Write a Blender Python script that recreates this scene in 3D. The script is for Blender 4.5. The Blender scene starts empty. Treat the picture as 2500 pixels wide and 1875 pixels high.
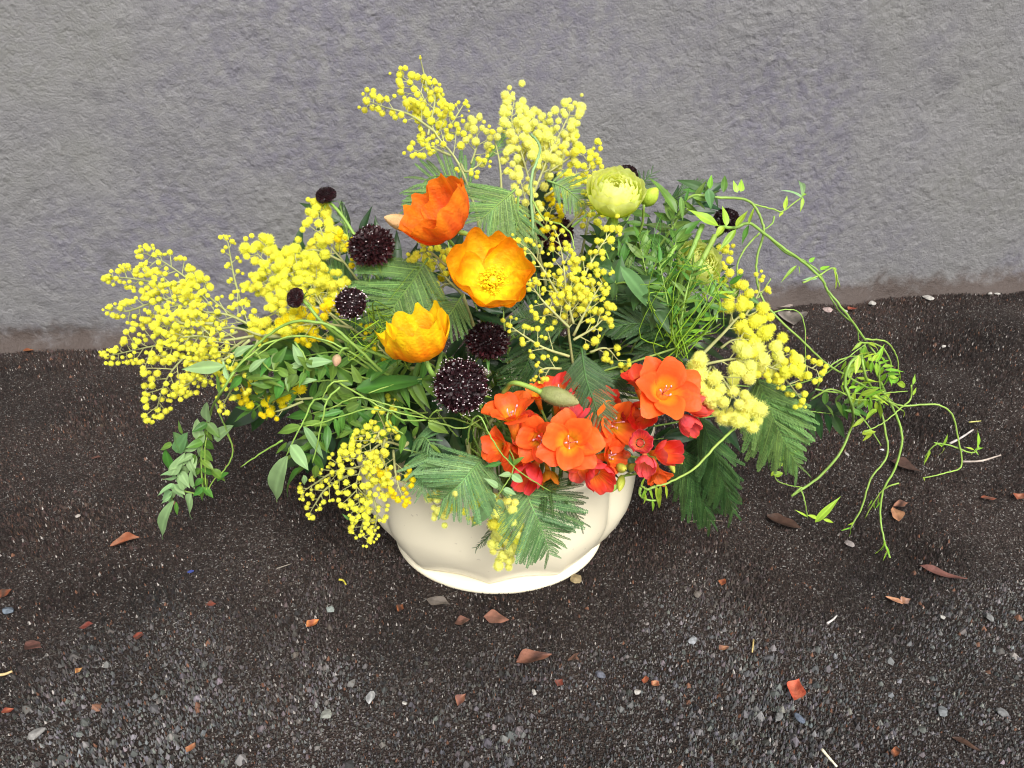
import bpy, bmesh, math, random
import numpy as np
from mathutils import Vector, Matrix

random.seed(7)
rng = np.random.default_rng(11)
scene = bpy.context.scene
COL = scene.collection

# ------------------------------------------------------------------ camera
CAM_H, PITCH, FPX = 0.62, math.radians(32), 1925.0      # metres, down-tilt, focal length in source pixels (2500 wide)
cam_data = bpy.data.cameras.new('camera')
cam_data.sensor_width = 36.0
cam_data.lens = 36.0 * FPX / 2500.0
cam_data.clip_start = 0.02
cam_data.clip_end = 500.0
cam_data.dof.use_dof = True
cam_data.dof.focus_distance = 0.74
cam_data.dof.aperture_fstop = 26.0
cam = bpy.data.objects.new('camera', cam_data)
COL.objects.link(cam)
cam.location = (0, 0, CAM_H)
cam.rotation_euler = (math.pi / 2 - PITCH, 0, 0)
scene.camera = cam

# ------------------------------------------------------------------ world, sun, exposure (overcast)
SUN_EL, SUN_AZ = math.radians(50), math.radians(22)      # azimuth: from behind the camera, a little to its right
world = bpy.data.worlds.new('World')
scene.world = world
world.use_nodes = True
wn, wl = world.node_tree.nodes, world.node_tree.links
wn.clear()
sky = wn.new('ShaderNodeTexSky')
sky.sky_type = 'NISHITA'
sky.sun_disc = False
sky.sun_elevation = SUN_EL
sky.sun_rotation = math.pi - SUN_AZ
sky.air_density, sky.dust_density, sky.ozone_density = 1.0, 4.0, 1.0
hs = wn.new('ShaderNodeHueSaturation')
hs.inputs['Saturation'].default_value = 0.22             # cloud cover: the sky's light is almost white
bg = wn.new('ShaderNodeBackground')
bg.inputs['Strength'].default_value = 0.125
wo = wn.new('ShaderNodeOutputWorld')
wl.new(sky.outputs[0], hs.inputs['Color'])
wl.new(hs.outputs[0], bg.inputs['Color'])
wl.new(bg.outputs[0], wo.inputs['Surface'])
sun_data = bpy.data.lights.new('sun', 'SUN')
sun_data.energy = 1.5
sun_data.angle = math.radians(24)
sun_data.color = (1.0, 0.97, 0.92)
sun = bpy.data.objects.new('sun', sun_data)
COL.objects.link(sun)
sd = Vector((math.sin(SUN_AZ) * math.cos(SUN_EL), -math.cos(SUN_AZ) * math.cos(SUN_EL), math.sin(SUN_EL)))
sun.rotation_euler = (-sd).to_track_quat('-Z', 'Y').to_euler()
sun.location = sd * 20
vs = scene.view_settings
vs.view_transform, vs.look, vs.exposure, vs.gamma = 'Standard', 'None', 0.95, 1.0
vs.use_curve_mapping = False
scene.render.engine = 'CYCLES'
scene.cycles.max_bounces = 7
scene.cycles.filter_width = 1.1

# ------------------------------------------------------------------ helpers: photograph pixel -> point in the place
CAMP = Vector((0, 0, CAM_H))
FWD = Vector((0, math.cos(PITCH), -math.sin(PITCH)))
RT = Vector((1, 0, 0))
UP = Vector((0, math.sin(PITCH), math.cos(PITCH)))
TO = -FWD
EC, EA = Vector((-0.01, 0.69, 0.17)), Vector((0.42, 0.15, 0.31))   # the bouquet's dome: centre and half-axes


def ray(u, v):
    return FWD + RT * ((u - 1250.0) / FPX) + UP * ((937.5 - v) / FPX)


def ground(u, v, z=0.0):
    d = ray(u, v)
    t = (z - CAM_H) / d.z
    return CAMP + d * t


def S(u, v, dy=0.0):
    """Point seen at (u, v): on the front of the bouquet's dome pushed back by dy metres, or at depth Y = dy if dy > 0.35; never under the ground."""
    d = ray(u, v)
    if dy > 0.35:
        t = dy / d.y
    else:
        o = CAMP - EC
        a = sum((d[i] / EA[i]) ** 2 for i in range(3))
        b = 2 * sum(o[i] * d[i] / EA[i] ** 2 for i in range(3))
        c = sum((o[i] / EA[i]) ** 2 for i in range(3)) - 1
        t = (-b - math.sqrt(max(0.0, b * b - 4 * a * c))) / (2 * a)
        t += dy / d.y
    p = CAMP + d * t
    if p.z < 0.004:
        p = ground(u, v, 0.004)
    return p


def mpx(p):
    return (p - CAMP).dot(FWD) / FPX


def scr(a, b, c):
    return (RT * a + UP * b + TO * c).normalized()


def rnd(a, b):
    return random.uniform(a, b)


def rvec(k=1.0):
    return Vector((rnd(-k, k), rnd(-k, k), rnd(-k, k)))


def smooth(pts, k=5):
    """Catmull-Rom through the points."""
    if len(pts) < 3:
        return list(pts)
    P = [pts[0] * 2 - pts[1]] + list(pts) + [pts[-1] * 2 - pts[-2]]
    out = []
    for i in range(1, len(P) - 2):
        p0, p1, p2, p3 = P[i - 1:i + 3]
        for j in range(k):
            t = j / k
            out.append(0.5 * ((2 * p1) + (p2 - p0) * t + (2 * p0 - 5 * p1 + 4 * p2 - p3) * t * t + (3 * p1 - p0 - 3 * p2 + p3) * t ** 3))
    out.append(pts[-1])
    return out


def along(pts, n=None, step=None):
    """Positions and tangents spaced evenly along a polyline."""
    L = [0.0]
    for a, b in zip(pts, pts[1:]):
        L.append(L[-1] + (b - a).length)
    tot = L[-1]
    if n is None:
        n = max(2, int(tot / step) + 1)
    res, j = [], 0
    for i in range(n):
        s = tot * i / (n - 1)
        while j < len(pts) - 2 and L[j + 1] < s:
            j += 1
        seg = max(1e-9, L[j + 1] - L[j])
        f = (s - L[j]) / seg
        res.append((pts[j].lerp(pts[j + 1], f), (pts[j + 1] - pts[j]).normalized(), i / (n - 1)))
    return res, tot


def lin(r, g, b, k=1.0):
    f = lambda c: (c / 12.92 if c <= 0.04045 else ((c + 0.055) / 1.055) ** 2.4)
    return tuple(f(c / 255.0) * k for c in (r, g, b))


def basis(pos, d, n, sc=1.0, sx=1.0):
    """Local Y along d, local Z near n."""
    d = d.normalized()
    x = d.cross(n)
    if x.length < 1e-5:
        x = d.cross(Vector((0.3, 0.5, 0.8)))
    x.normalize()
    z = x.cross(d)
    M = Matrix((x * sc * sx, d * sc, z * sc)).transposed().to_4x4()
    M.translation = pos
    return M


def zbasis(pos, axis, sc=1.0, spin=0.0):
    q = axis.to_track_quat('Z', 'Y').to_matrix().to_4x4()
    return Matrix.Translation(pos) @ q @ Matrix.Rotation(spin, 4, 'Z') @ Matrix.Scale(sc, 4)


WORLD = {}


def put(name, data, parent=None, W=None):
    o = bpy.data.objects.new(name, data)
    COL.objects.link(o)
    W = W or Matrix.Identity(4)
    if parent is not None:
        o.parent = parent
        o.matrix_parent_inverse = WORLD[parent.as_pointer()].inverted()
    o.matrix_basis = W
    WORLD[o.as_pointer()] = W
    return o


def thing(name, label, cat, loc, group=None):
    o = put(name, None, None, Matrix.Translation(loc))
    o.empty_display_size = 0.01
    return tag(o, label, cat, group)


def tag(o, label, cat, group=None):
    o['label'], o['category'] = label, cat
    if group:
        o['group'] = group
    return o


class MB:
    """Collects vertices, faces and a colour for each vertex; build() links them as one mesh object."""

    def __init__(self):
        self.v, self.f, self.c = [], [], []

    def tube(self, pts, r0, r1, n=5, col=(1, 1, 1), col2=None, cap=True):
        pts = list(pts)
        base = len(self.v)
        N = len(pts)
        nrm = None
        for i, p in enumerate(pts):
            t = (pts[min(i + 1, N - 1)] - pts[max(i - 1, 0)])
            if t.length < 1e-9:
                t = Vector((0, 0, 1))
            t.normalize()
            if nrm is None:
                nrm = t.orthogonal().normalized()
            else:
                nrm = (nrm - t * nrm.dot(t))
                nrm = nrm.normalized() if nrm.length > 1e-6 else t.orthogonal().normalized()
            b = t.cross(nrm)
            f = i / max(1, N - 1)
            r = r0 + (r1 - r0) * f
            cc = col if col2 is None else tuple(col[k] + (col2[k] - col[k]) * f for k in range(3))
            for j in range(n):
                a = 2 * math.pi * j / n
                self.v.append(p + (nrm * math.cos(a) + b * math.sin(a)) * r)
                self.c.append(cc)
        for i in range(N - 1):
            for j in range(n):
                a, b2 = base + i * n + j, base + i * n + (j + 1) % n
                self.f.append((a, b2, b2 + n, a + n))
        if cap:
            self.f.append(tuple(base + (N - 1) * n + j for j in range(n)))
            self.f.append(tuple(base + j for j in reversed(range(n))))

    def poly(self, pts, col=(1, 1, 1)):
        b = len(self.v)
        self.v += list(pts)
        self.c += [col] * len(pts)
        self.f.append(tuple(range(b, b + len(pts))))

    def grid(self, fn, ns, nt, cf=None, close=False):
        b = len(self.v)
        for i in range(ns + 1):
            for j in range(nt + (0 if close else 1)):
                s, t = i / ns, j / nt
                self.v.append(fn(s, t))
                self.c.append(cf(s, t) if cf else (1, 1, 1))
        w = nt if close else nt + 1
        for i in range(ns):
            for j in range(nt):
                j2 = (j + 1) % w
                self.f.append((b + i * w + j, b + i * w + j2, b + (i + 1) * w + j2, b + (i + 1) * w + j))

    def octa(self, p, r, col):
        b = len(self.v)
        for d in ((1, 0, 0), (-1, 0, 0), (0, 1, 0), (0, -1, 0), (0, 0, 1), (0, 0, -1)):
            self.v.append(p + Vector(d) * r)
            self.c.append(col)
        for f in ((0, 2, 4), (2, 1, 4), (1, 3, 4), (3, 0, 4), (2, 0, 5), (1, 2, 5), (3, 1, 5), (0, 3, 5)):
            self.f.append(tuple(b + k for k in f))

    def mesh(self, name, mat, flat=False):
        me = bpy.data.meshes.new(name)
        me.from_pydata([tuple(p) for p in self.v], [], self.f)
        at = me.attributes.new('col', 'FLOAT_COLOR', 'POINT')
        at.data.foreach_set('color', np.array([(c[0], c[1], c[2], 1.0) for c in self.c], dtype=np.float32).ravel())
        if not flat:
            me.polygons.foreach_set('use_smooth', [True] * len(me.polygons))
        me.materials.append(mat)
        me.update()
        return me

    def build(self, name, mat, parent=None, flat=False):
        return put(name, self.mesh(name, mat, flat), parent)


# ------------------------------------------------------------------ materials
def nt_mat(name):
    m = bpy.data.materials.new(name)
    m.use_nodes = True
    nt = m.node_tree
    nt.nodes.clear()
    out = nt.nodes.new('ShaderNodeOutputMaterial')
    return m, nt.nodes, nt.links, out


def plant(name, color, var=0.15, hue=0.015, transl=0.25, rough=0.5, spec=0.35, noise=40.0, namt=0.2, sheen=0.0, bump=0.0):
    """Leaf or petal: colour x mesh attribute, each object a little different, light passing through."""
    m, N, L, out = nt_mat(name)
    at = N.new('ShaderNodeAttribute')
    at.attribute_name = 'col'
    mul = N.new('ShaderNodeMix')
    mul.data_type, mul.blend_type = 'RGBA', 'MULTIPLY'
    mul.inputs['Factor'].default_value = 1.0
    mul.inputs['A'].default_value = (*color, 1)
    L.new(at.outputs['Color'], mul.inputs['B'])
    oi = N.new('ShaderNodeObjectInfo')
    mr = N.new('ShaderNodeMapRange')
    mr.inputs['To Min'].default_value, mr.inputs['To Max'].default_value = 1 - var, 1 + var
    L.new(oi.outputs['Random'], mr.inputs['Value'])
    hr = N.new('ShaderNodeMapRange')
    hr.inputs['To Min'].default_value, hr.inputs['To Max'].default_value = 0.5 - hue, 0.5 + hue
    fr = N.new('ShaderNodeMath')
    fr.operation = 'MULTIPLY'
    fr.inputs[1].default_value = 17.31
    f2 = N.new('ShaderNodeMath')
    f2.operation = 'FRACT'
    L.new(oi.outputs['Random'], fr.inputs[0])
    L.new(fr.outputs[0], f2.inputs[0])
    L.new(f2.outputs[0], hr.inputs['Value'])
    tc = N.new('ShaderNodeNewGeometry')
    nz = N.new('ShaderNodeTexNoise')
    nz.inputs['Scale'].default_value = noise
    nz.inputs['Detail'].default_value = 3
    L.new(tc.outputs['Position'], nz.inputs['Vector'])
    nr = N.new('ShaderNodeMapRange')
    nr.inputs['From Min'].default_value, nr.inputs['From Max'].default_value = 0.3, 0.7
    nr.inputs['To Min'].default_value, nr.inputs['To Max'].default_value = 1 - namt, 1 + namt
    L.new(nz.outputs['Fac'], nr.inputs['Value'])
    mm = N.new('ShaderNodeMath')
    mm.operation = 'MULTIPLY'
    L.new(mr.outputs[0], mm.inputs[0])
    L.new(nr.outputs[0], mm.inputs[1])
    h = N.new('ShaderNodeHueSaturation')
    L.new(hr.outputs[0], h.inputs['Hue'])
    L.new(mm.outputs[0], h.inputs['Value'])
    L.new(mul.outputs['Result'], h.inputs['Color'])
    p = N.new('ShaderNodeBsdfPrincipled')
    p.inputs['Roughness'].default_value = rough
    p.inputs['Specular IOR Level'].default_value = spec
    if sheen:
        p.inputs['Sheen Weight'].default_value = sheen
    L.new(h.outputs[0], p.inputs['Base Color'])
    if bump:
        bn = N.new('ShaderNodeBump')
        bn.inputs['Strength'].default_value = bump
        bn.inputs['Distance'].default_value = 0.002
        n2 = N.new('ShaderNodeTexNoise')
        n2.inputs['Scale'].default_value = 380
        L.new(tc.outputs['Position'], n2.inputs['Vector'])
        L.new(n2.outputs['Fac'], bn.inputs['Height'])
        L.new(bn.outputs[0], p.inputs['Normal'])
    if transl > 0:
        tr = N.new('ShaderNodeBsdfTranslucent')
        L.new(h.outputs[0], tr.inputs['Color'])
        mx = N.new('ShaderNodeMixShader')
        mx.inputs[0].default_value = transl
        L.new(p.outputs[0], mx.inputs[1])
        L.new(tr.outputs[0], mx.inputs[2])
        L.new(mx.outputs[0], out.inputs['Surface'])
    else:
        L.new(p.outputs[0], out.inputs['Surface'])
    return m


M = {
    'yellow': plant('mimosa_yellow', (0.95, 0.94, 0.10), 0.06, 0.006, 0.42, 0.8, 0.1, 60, 0.06),
    'deepyellow': plant('mimosa_deep_yellow', (0.92, 0.79, 0.02), 0.07, 0.008, 0.42, 0.8, 0.1, 60, 0.06),
    'paleyellow': plant('mimosa_pale_yellow', (0.95, 0.96, 0.24), 0.05, 0.006, 0.42, 0.8, 0.1, 60, 0.05),
    'twig': plant('twig_bark', lin(158, 160, 105), 0.15, 0.01, 0.0, 0.7, 0.2, 80, 0.2),
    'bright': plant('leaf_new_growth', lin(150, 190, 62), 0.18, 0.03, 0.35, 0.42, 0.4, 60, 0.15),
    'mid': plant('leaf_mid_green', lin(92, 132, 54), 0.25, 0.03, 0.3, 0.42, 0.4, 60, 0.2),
    'dark': plant('leaf_dark_green_shaded', lin(40, 66, 33), 0.3, 0.03, 0.22, 0.38, 0.45, 60, 0.22),  # dark leaves, colour lowered further to paint in the bouquet's deep inner shade
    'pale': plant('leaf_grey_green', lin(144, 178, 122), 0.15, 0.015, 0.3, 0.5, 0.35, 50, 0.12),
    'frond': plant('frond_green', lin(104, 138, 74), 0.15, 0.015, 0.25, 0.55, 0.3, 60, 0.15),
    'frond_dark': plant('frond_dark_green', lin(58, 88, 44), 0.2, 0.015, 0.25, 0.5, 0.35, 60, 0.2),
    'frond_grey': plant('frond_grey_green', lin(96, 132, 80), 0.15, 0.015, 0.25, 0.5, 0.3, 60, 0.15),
    'stem': plant('stem_green', lin(140, 172, 78), 0.12, 0.01, 0.1, 0.45, 0.4, 80, 0.15),
    'petal': plant('petal', (1, 1, 1), 0.05, 0.006, 0.35, 0.5, 0.25, 90, 0.08, bump=0.25),
    'ranunculus': plant('ranunculus_petal', (1, 1, 1), 0.05, 0.006, 0.5, 0.5, 0.25, 90, 0.06, bump=0.2),
    'poppy': plant('poppy_petal', (1, 1, 1), 0.05, 0.004, 0.45, 0.55, 0.2, 110, 0.16, bump=0.55),
    'maroon': plant('scabious_floret', (1, 1, 1), 0.1, 0.01, 0.1, 0.4, 0.4, 200, 0.3),
    'plain': plant('bud_skin', (1, 1, 1), 0.05, 0.005, 0.1, 0.55, 0.3, 120, 0.15, bump=0.4),
    'dry': plant('dry_leaf', (1, 1, 1), 0.08, 0.01, 0.15, 0.6, 0.3, 120, 0.3, bump=0.4),
    'stone': plant('pebble', (1, 1, 1), 0.05, 0.004, 0.0, 0.8, 0.2, 300, 0.25, bump=0.5),
}


def wall_material():
    m, N, L, out = nt_mat('stucco_grey_paint')
    g = N.new('ShaderNodeNewGeometry')
    p = N.new('ShaderNodeBsdfPrincipled')
    p.inputs['Roughness'].default_value = 0.62
    p.inputs['Specular IOR Level'].default_value = 0.35

    def noise(scale, detail, vec=None, rough=0.55):
        n = N.new('ShaderNodeTexNoise')
        n.inputs['Scale'].default_value, n.inputs['Detail'].default_value, n.inputs['Roughness'].default_value = scale, detail, rough
        L.new(vec or g.outputs['Position'], n.inputs['Vector'])
        return n

    def ramp(src, a, b):
        r = N.new('ShaderNodeMapRange')
        r.interpolation_type = 'SMOOTHSTEP'
        r.inputs['From Min'].default_value, r.inputs['From Max'].default_value = a, b
        L.new(src, r.inputs['Value'])
        return r.outputs[0]

    def mix(f, a, b, blend='MIX'):
        x = N.new('ShaderNodeMix')
        x.data_type, x.blend_type = 'RGBA', blend
        if isinstance(f, float):
            x.inputs['Factor'].default_value = f
        else:
            L.new(f, x.inputs['Factor'])
        for k, c in (('A', a), ('B', b)):
            if isinstance(c, tuple):
                x.inputs[k].default_value = (*c, 1)
            else:
                L.new(c, x.inputs[k])
        return x.outputs['Result']

    big = noise(3.2, 3)
    c = mix(ramp(big.outputs['Fac'], 0.36, 0.64), (0.164, 0.162, 0.154), (0.134, 0.127, 0.154))
    fine = noise(60, 4)
    c = mix(ramp(fine.outputs['Fac'], 0.3, 0.75), c, (0.186, 0.182, 0.182))
    blot = noise(14, 4)
    c = mix(ramp(blot.outputs['Fac'], 0.6, 0.75), c, (0.122, 0.118, 0.124))
    # splashed soil on the lowest few centimetres
    sep = N.new('ShaderNodeSeparateXYZ')
    L.new(g.outputs['Position'], sep.inputs[0])
    nd = noise(16, 6, rough=0.7)
    sub = N.new('ShaderNodeMath')
    sub.operation = 'MULTIPLY_ADD'
    L.new(nd.outputs['Fac'], sub.inputs[0])
    sub.inputs[1].default_value = -0.12
    L.new(sep.outputs['Z'], sub.inputs[2])
    dirt = ramp(sub.outputs[0], -0.01, -0.05)
    c = mix(dirt, c, (0.062, 0.046, 0.039))
    L.new(c, p.inputs['Base Color'])
    b = N.new('ShaderNodeBump')
    b.inputs['Strength'].default_value, b.inputs['Distance'].default_value = 0.55, 0.004
    bn = noise(330, 5, rough=0.6)
    vo = N.new('ShaderNodeTexVoronoi')
    vo.feature = 'SMOOTH_F1'
    vo.inputs['Scale'].default_value = 175
    L.new(g.outputs['Position'], vo.inputs['Vector'])
    keep = ramp(noise(38, 3).outputs['Fac'], 0.42, 0.66)
    hm = N.new('ShaderNodeMath')
    hm.operation = 'MULTIPLY'
    L.new(vo.outputs['Distance'], hm.inputs[0])
    L.new(keep, hm.inputs[1])
    ha = N.new('ShaderNodeMath')
    ha.operation = 'MULTIPLY_ADD'
    L.new(hm.outputs[0], ha.inputs[0])
    ha.inputs[1].default_value = -0.9
    L.new(bn.outputs['Fac'], ha.inputs[2])
    L.new(ha.outputs[0], b.inputs['Height'])
    L.new(b.outputs[0], p.inputs['Normal'])
    L.new(p.outputs[0], out.inputs['Surface'])
    return m


def ground_material():
    m, N, L, out = nt_mat('worn_asphalt')
    g = N.new('ShaderNodeNewGeometry')
    p = N.new('ShaderNodeBsdfPrincipled')
    p.inputs['Roughness'].default_value = 0.85
    p.inputs['Specular IOR Level'].default_value = 0.25
    v = N.new('ShaderNodeTexVoronoi')
    v.inputs['Scale'].default_value = 620
    L.new(g.outputs['Position'], v.inputs['Vector'])
    cr = N.new('ShaderNodeValToRGB')
    L.new(v.outputs['Color'], cr.inputs['Fac'])
    e = cr.color_ramp.elements
    e[0].position, e[0].color = 0.0, (0.012, 0.009, 0.008, 1)
    e[1].position, e[1].color = 0.62, (0.03, 0.0195, 0.0155, 1)
    for pos, cc in ((0.8, (0.05, 0.04, 0.035, 1)), (0.93, (0.08, 0.07, 0.063, 1)), (0.985, (0.2, 0.19, 0.18, 1))):
        k = cr.color_ramp.elements.new(pos)
        k.color = cc
    sp = N.new('ShaderNodeSeparateColor')
    L.new(v.outputs['Color'], sp.inputs[0])
    L.new(sp.outputs[0], cr.inputs['Fac'])
    n = N.new('ShaderNodeTexNoise')
    n.inputs['Scale'].default_value, n.inputs['Detail'].default_value = 6, 6
    L.new(g.outputs['Position'], n.inputs['Vector'])
    mr = N.new('ShaderNodeMapRange')
    mr.inputs['From Min'].default_value, mr.inputs['From Max'].default_value = 0.3, 0.7
    mr.inputs['To Min'].default_value, mr.inputs['To Max'].default_value = 0.6, 1.4
    L.new(n.outputs['Fac'], mr.inputs['Value'])
    h = N.new('ShaderNodeHueSaturation')
    L.new(cr.outputs[0], h.inputs['Color'])
    L.new(mr.outputs[0], h.inputs['Value'])
    L.new(h.outputs[0], p.inputs['Base Color'])
    b = N.new('ShaderNodeBump')
    b.inputs['Strength'].default_value, b.inputs['Distance'].default_value = 0.8, 0.003
    L.new(v.outputs['Distance'], b.inputs['Height'])
    L.new(b.outputs[0], p.inputs['Normal'])
    L.new(p.outputs[0], out.inputs['Surface'])
    return m


def glaze_material():
    m, N, L, out = nt_mat('cream_glaze')
    g = N.new('ShaderNodeNewGeometry')
    p = N.new('ShaderNodeBsdfPrincipled')
    n = N.new('ShaderNodeTexNoise')
    n.inputs['Scale'].default_value, n.inputs['Detail'].default_value = 9, 3
    L.new(g.outputs['Position'], n.inputs['Vector'])
    x = N.new('ShaderNodeMix')
    x.data_type = 'RGBA'
    x.inputs['A'].default_value = (0.92, 0.84, 0.635, 1)
    x.inputs['B'].default_value = (0.90, 0.81, 0.595, 1)
    L.new(n.outputs['Fac'], x.inputs['Factor'])
    # faint kiln specks and smudges in the glaze
    n2 = N.new('ShaderNodeTexNoise')
    n2.inputs['Scale'].default_value, n2.inputs['Detail'].default_value = 150, 2
    L.new(g.outputs['Position'], n2.inputs['Vector'])
    r2 = N.new('ShaderNodeMapRange')
    r2.inputs['From Min'].default_value, r2.inputs['From Max'].default_value = 0.70, 0.78
    r2.inputs['To Max'].default_value = 0.45
    L.new(n2.outputs['Fac'], r2.inputs['Value'])
    x2 = N.new('ShaderNodeMix')
    x2.data_type = 'RGBA'
    x2.inputs['B'].default_value = (0.36, 0.27, 0.17, 1)
    L.new(r2.outputs[0], x2.inputs['Factor'])
    L.new(x.outputs['Result'], x2.inputs['A'])
    L.new(x2.outputs['Result'], p.inputs['Base Color'])
    p.inputs['Coat Weight'].default_value = 0.35
    p.inputs['Coat Roughness'].default_value = 0.12
    p.inputs['Roughness'].default_value = 0.38
    p.inputs['Specular IOR Level'].default_value = 0.4
    L.new(p.outputs[0], out.inputs['Surface'])
    return m


def attr_material(name, rough, spec):
    m, N, L, out = nt_mat(name)
    at = N.new('ShaderNodeAttribute')
    at.attribute_name = 'col'
    p = N.new('ShaderNodeBsdfPrincipled')
    p.inputs['Roughness'].default_value = rough
    p.inputs['Specular IOR Level'].default_value = spec
    L.new(at.outputs['Color'], p.inputs['Base Color'])
    L.new(p.outputs[0], out.inputs['Surface'])
    return m


M['wall'], M['ground'], M['glaze'] = wall_material(), ground_material(), glaze_material()
M['grit'] = attr_material('asphalt_grit', 0.7, 0.4)


# ------------------------------------------------------------------ ground, grit, wall
def vnoise(x, y, seed=0):
    """Smooth value noise in -1..1 on numpy arrays."""
    xi, yi = np.floor(x).astype(np.int64), np.floor(y).astype(np.int64)
    xf, yf = x - xi, y - yi
    xf, yf = xf * xf * (3 - 2 * xf), yf * yf * (3 - 2 * yf)

    def h(a, b):
        k = (a * 374761393 + b * 668265263 + seed * 1442695041) & 0xFFFFFFFF
        k = ((k ^ (k >> 13)) * 1274126177) & 0xFFFFFFFF
        return ((k ^ (k >> 16)) & 0xFFFF) / 32767.5 - 1

    a, b, c, d = h(xi, yi), h(xi + 1, yi), h(xi, yi + 1), h(xi + 1, yi + 1)
    return (a * (1 - xf) + b * xf) * (1 - yf) + (c * (1 - xf) + d * xf) * yf


def np_mesh(name, co, faces, mat, col=None, smooth_=True):
    me = bpy.data.meshes.new(name)
    k = faces.shape[1]
    me.vertices.add(len(co))
    me.vertices.foreach_set('co', co.astype(np.float32).ravel())
    me.loops.add(faces.size)
    me.loops.foreach_set('vertex_index', faces.astype(np.int32).ravel())
    me.polygons.add(len(faces))
    me.polygons.foreach_set('loop_start', np.arange(0, faces.size, k, dtype=np.int32))
    me.polygons.foreach_set('use_smooth', np.full(len(faces), smooth_))
    if col is not None:
        at = me.attributes.new('col', 'FLOAT_COLOR', 'POINT')
        at.data.foreach_set('color', np.column_stack([col, np.ones(len(col))]).astype(np.float32).ravel())
    me.materials.append(mat)
    me.update(calc_edges=True)
    me.validate()
    return me


def gridfaces(nx, ny):
    i = np.arange(nx * ny).reshape(ny, nx)
    return np.column_stack([i[:-1, :-1].ravel(), i[:-1, 1:].ravel(), i[1:, 1:].ravel(), i[1:, :-1].ravel()])


WA, WB = ground(0, 850), ground(2500, 702)             # foot of the wall at the two edges of the photograph
WD = (WB - WA).normalized()
WN = Vector((WD.y, -WD.x, 0))                          # towards the camera


def build_ground():
    xs = np.concatenate([[-60, -20, -6, -2.5], np.arange(-1.3, 1.5, 0.02), [2.5, 6, 20, 60]])
    ys = np.concatenate([[-60, -20, -6, -1.5, -0.5], np.arange(0.1, 1.6, 0.02), [2.5, 6, 20, 60]])
    X, Y = np.meshgrid(xs, ys)
    Z = 0.0016 * vnoise(X * 9, Y * 9, 3) + 0.0012 * vnoise(X * 31, Y * 31, 4) - 0.003
    co = np.column_stack([X.ravel(), Y.ravel(), Z.ravel()])
    g = put('ground', np_mesh('ground', co, gridfaces(len(xs), len(ys)), M['ground']))
    g['kind'] = 'structure'
    # loose and embedded grit: far too many grains to count
    n = 290000
    x, y = rng.uniform(-1.0, 1.1, n) + (rng.random(n) < 0.22) * rng.normal(0, 0.55, n), 0.28 + rng.random(n) ** 1.25 * 1.08
    x[:9000] = rng.uniform(-1.0, 1.1, 9000)                    # swept up against the wall
    y[:9000] = WA.y + (x[:9000] - WA.x) * WD.y / WD.x - 0.006 - rng.exponential(0.022, 9000)
    line = WA.y + (x - WA.x) * WD.y / WD.x
    y = y - (rng.random(n) < 0.12) * rng.exponential(0.25, n)   # thinning out beyond the view
    ok = y < line - 0.004
    x, y = x[ok], y[ok]
    n = len(x)
    sz = 0.00070 * (1 + rng.pareto(3.0, n)).clip(1, 5)
    zone = 0.5 + 0.5 * np.tanh(((0.485 + 0.09 * x) - y) * 13 + 1.2 * vnoise(x * 6, y * 6, 9) + 0.6 * vnoise(x * 19, y * 19, 5))
    patch = vnoise(x * 5, y * 7, 21) + 0.5 * vnoise(x * 17, y * 17, 22)
    dark = np.array([0.028, 0.0175, 0.0142])
    grey = np.array([0.128, 0.127, 0.128])
    col = dark + (grey - dark) * (zone * 0.8)[:, None]
    col = col * (1 + 0.6 * patch[:, None]).clip(0.2, 2.2) * rng.uniform(0.25, 1.75, n)[:, None]
    r = rng.random(n)
    sz[np.arange(n) < 2500] *= 1.9
    chip = (rng.random(n) < 0.10) & (zone > 0.35)
    sz[chip] *= rng.uniform(1.3, 2.6, chip.sum())
    col[chip] *= rng.uniform(0.7, 1.5, (chip.sum(), 1))
    tint = rng.uniform(0.75, 1.25, (n, 3)) * 0.4 + 0.6
    col = col * tint
    pale = r > 0.953
    col[pale] = (np.array([0.35, 0.32, 0.295]) * rng.uniform(0.25, 1.3, (pale.sum(), 1)) ** 1.3)
    rust = (r < 0.03)
    col[rust] = np.array([0.16, 0.075, 0.045]) * rng.uniform(0.4, 1.2, (rust.sum(), 1))
    sz[pale] = np.minimum(sz[pale], 0.0016) * rng.uniform(0.7, 1.1, pale.sum())
    k = 5
    a0 = rng.uniform(0, 6.28, n)
    P = np.zeros((n, k + 1, 3))
    for j in range(k):
        a = a0 + 2 * np.pi * j / k
        rr = sz * rng.uniform(0.65, 1.3, n)
        P[:, j, 0], P[:, j, 1] = x + np.cos(a) * rr, y + np.sin(a) * rr
        P[:, j, 2] = -0.004
    P[:, k, 0], P[:, k, 1] = x + rng.uniform(-.4, .4, n) * sz, y + rng.uniform(-.4, .4, n) * sz
    P[:, k, 2] = 0.0002 + np.minimum(sz * rng.uniform(0.25, 0.75, n), 0.0008 + 0.2 * sz)
    base = (np.arange(n) * (k + 1))[:, None]
    F = np.concatenate([base + np.array([[j, (j + 1) % k, k]]) for j in range(k)])
    gr = put('grit', np_mesh('grit', P.reshape(-1, 3), F, M['grit'], np.repeat(col, k + 1, 0), False))
    gr['kind'] = 'stuff'
    gr['label'] = 'fine dark brown and grey grit of the worn asphalt'
    gr['category'] = 'grit'


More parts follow.
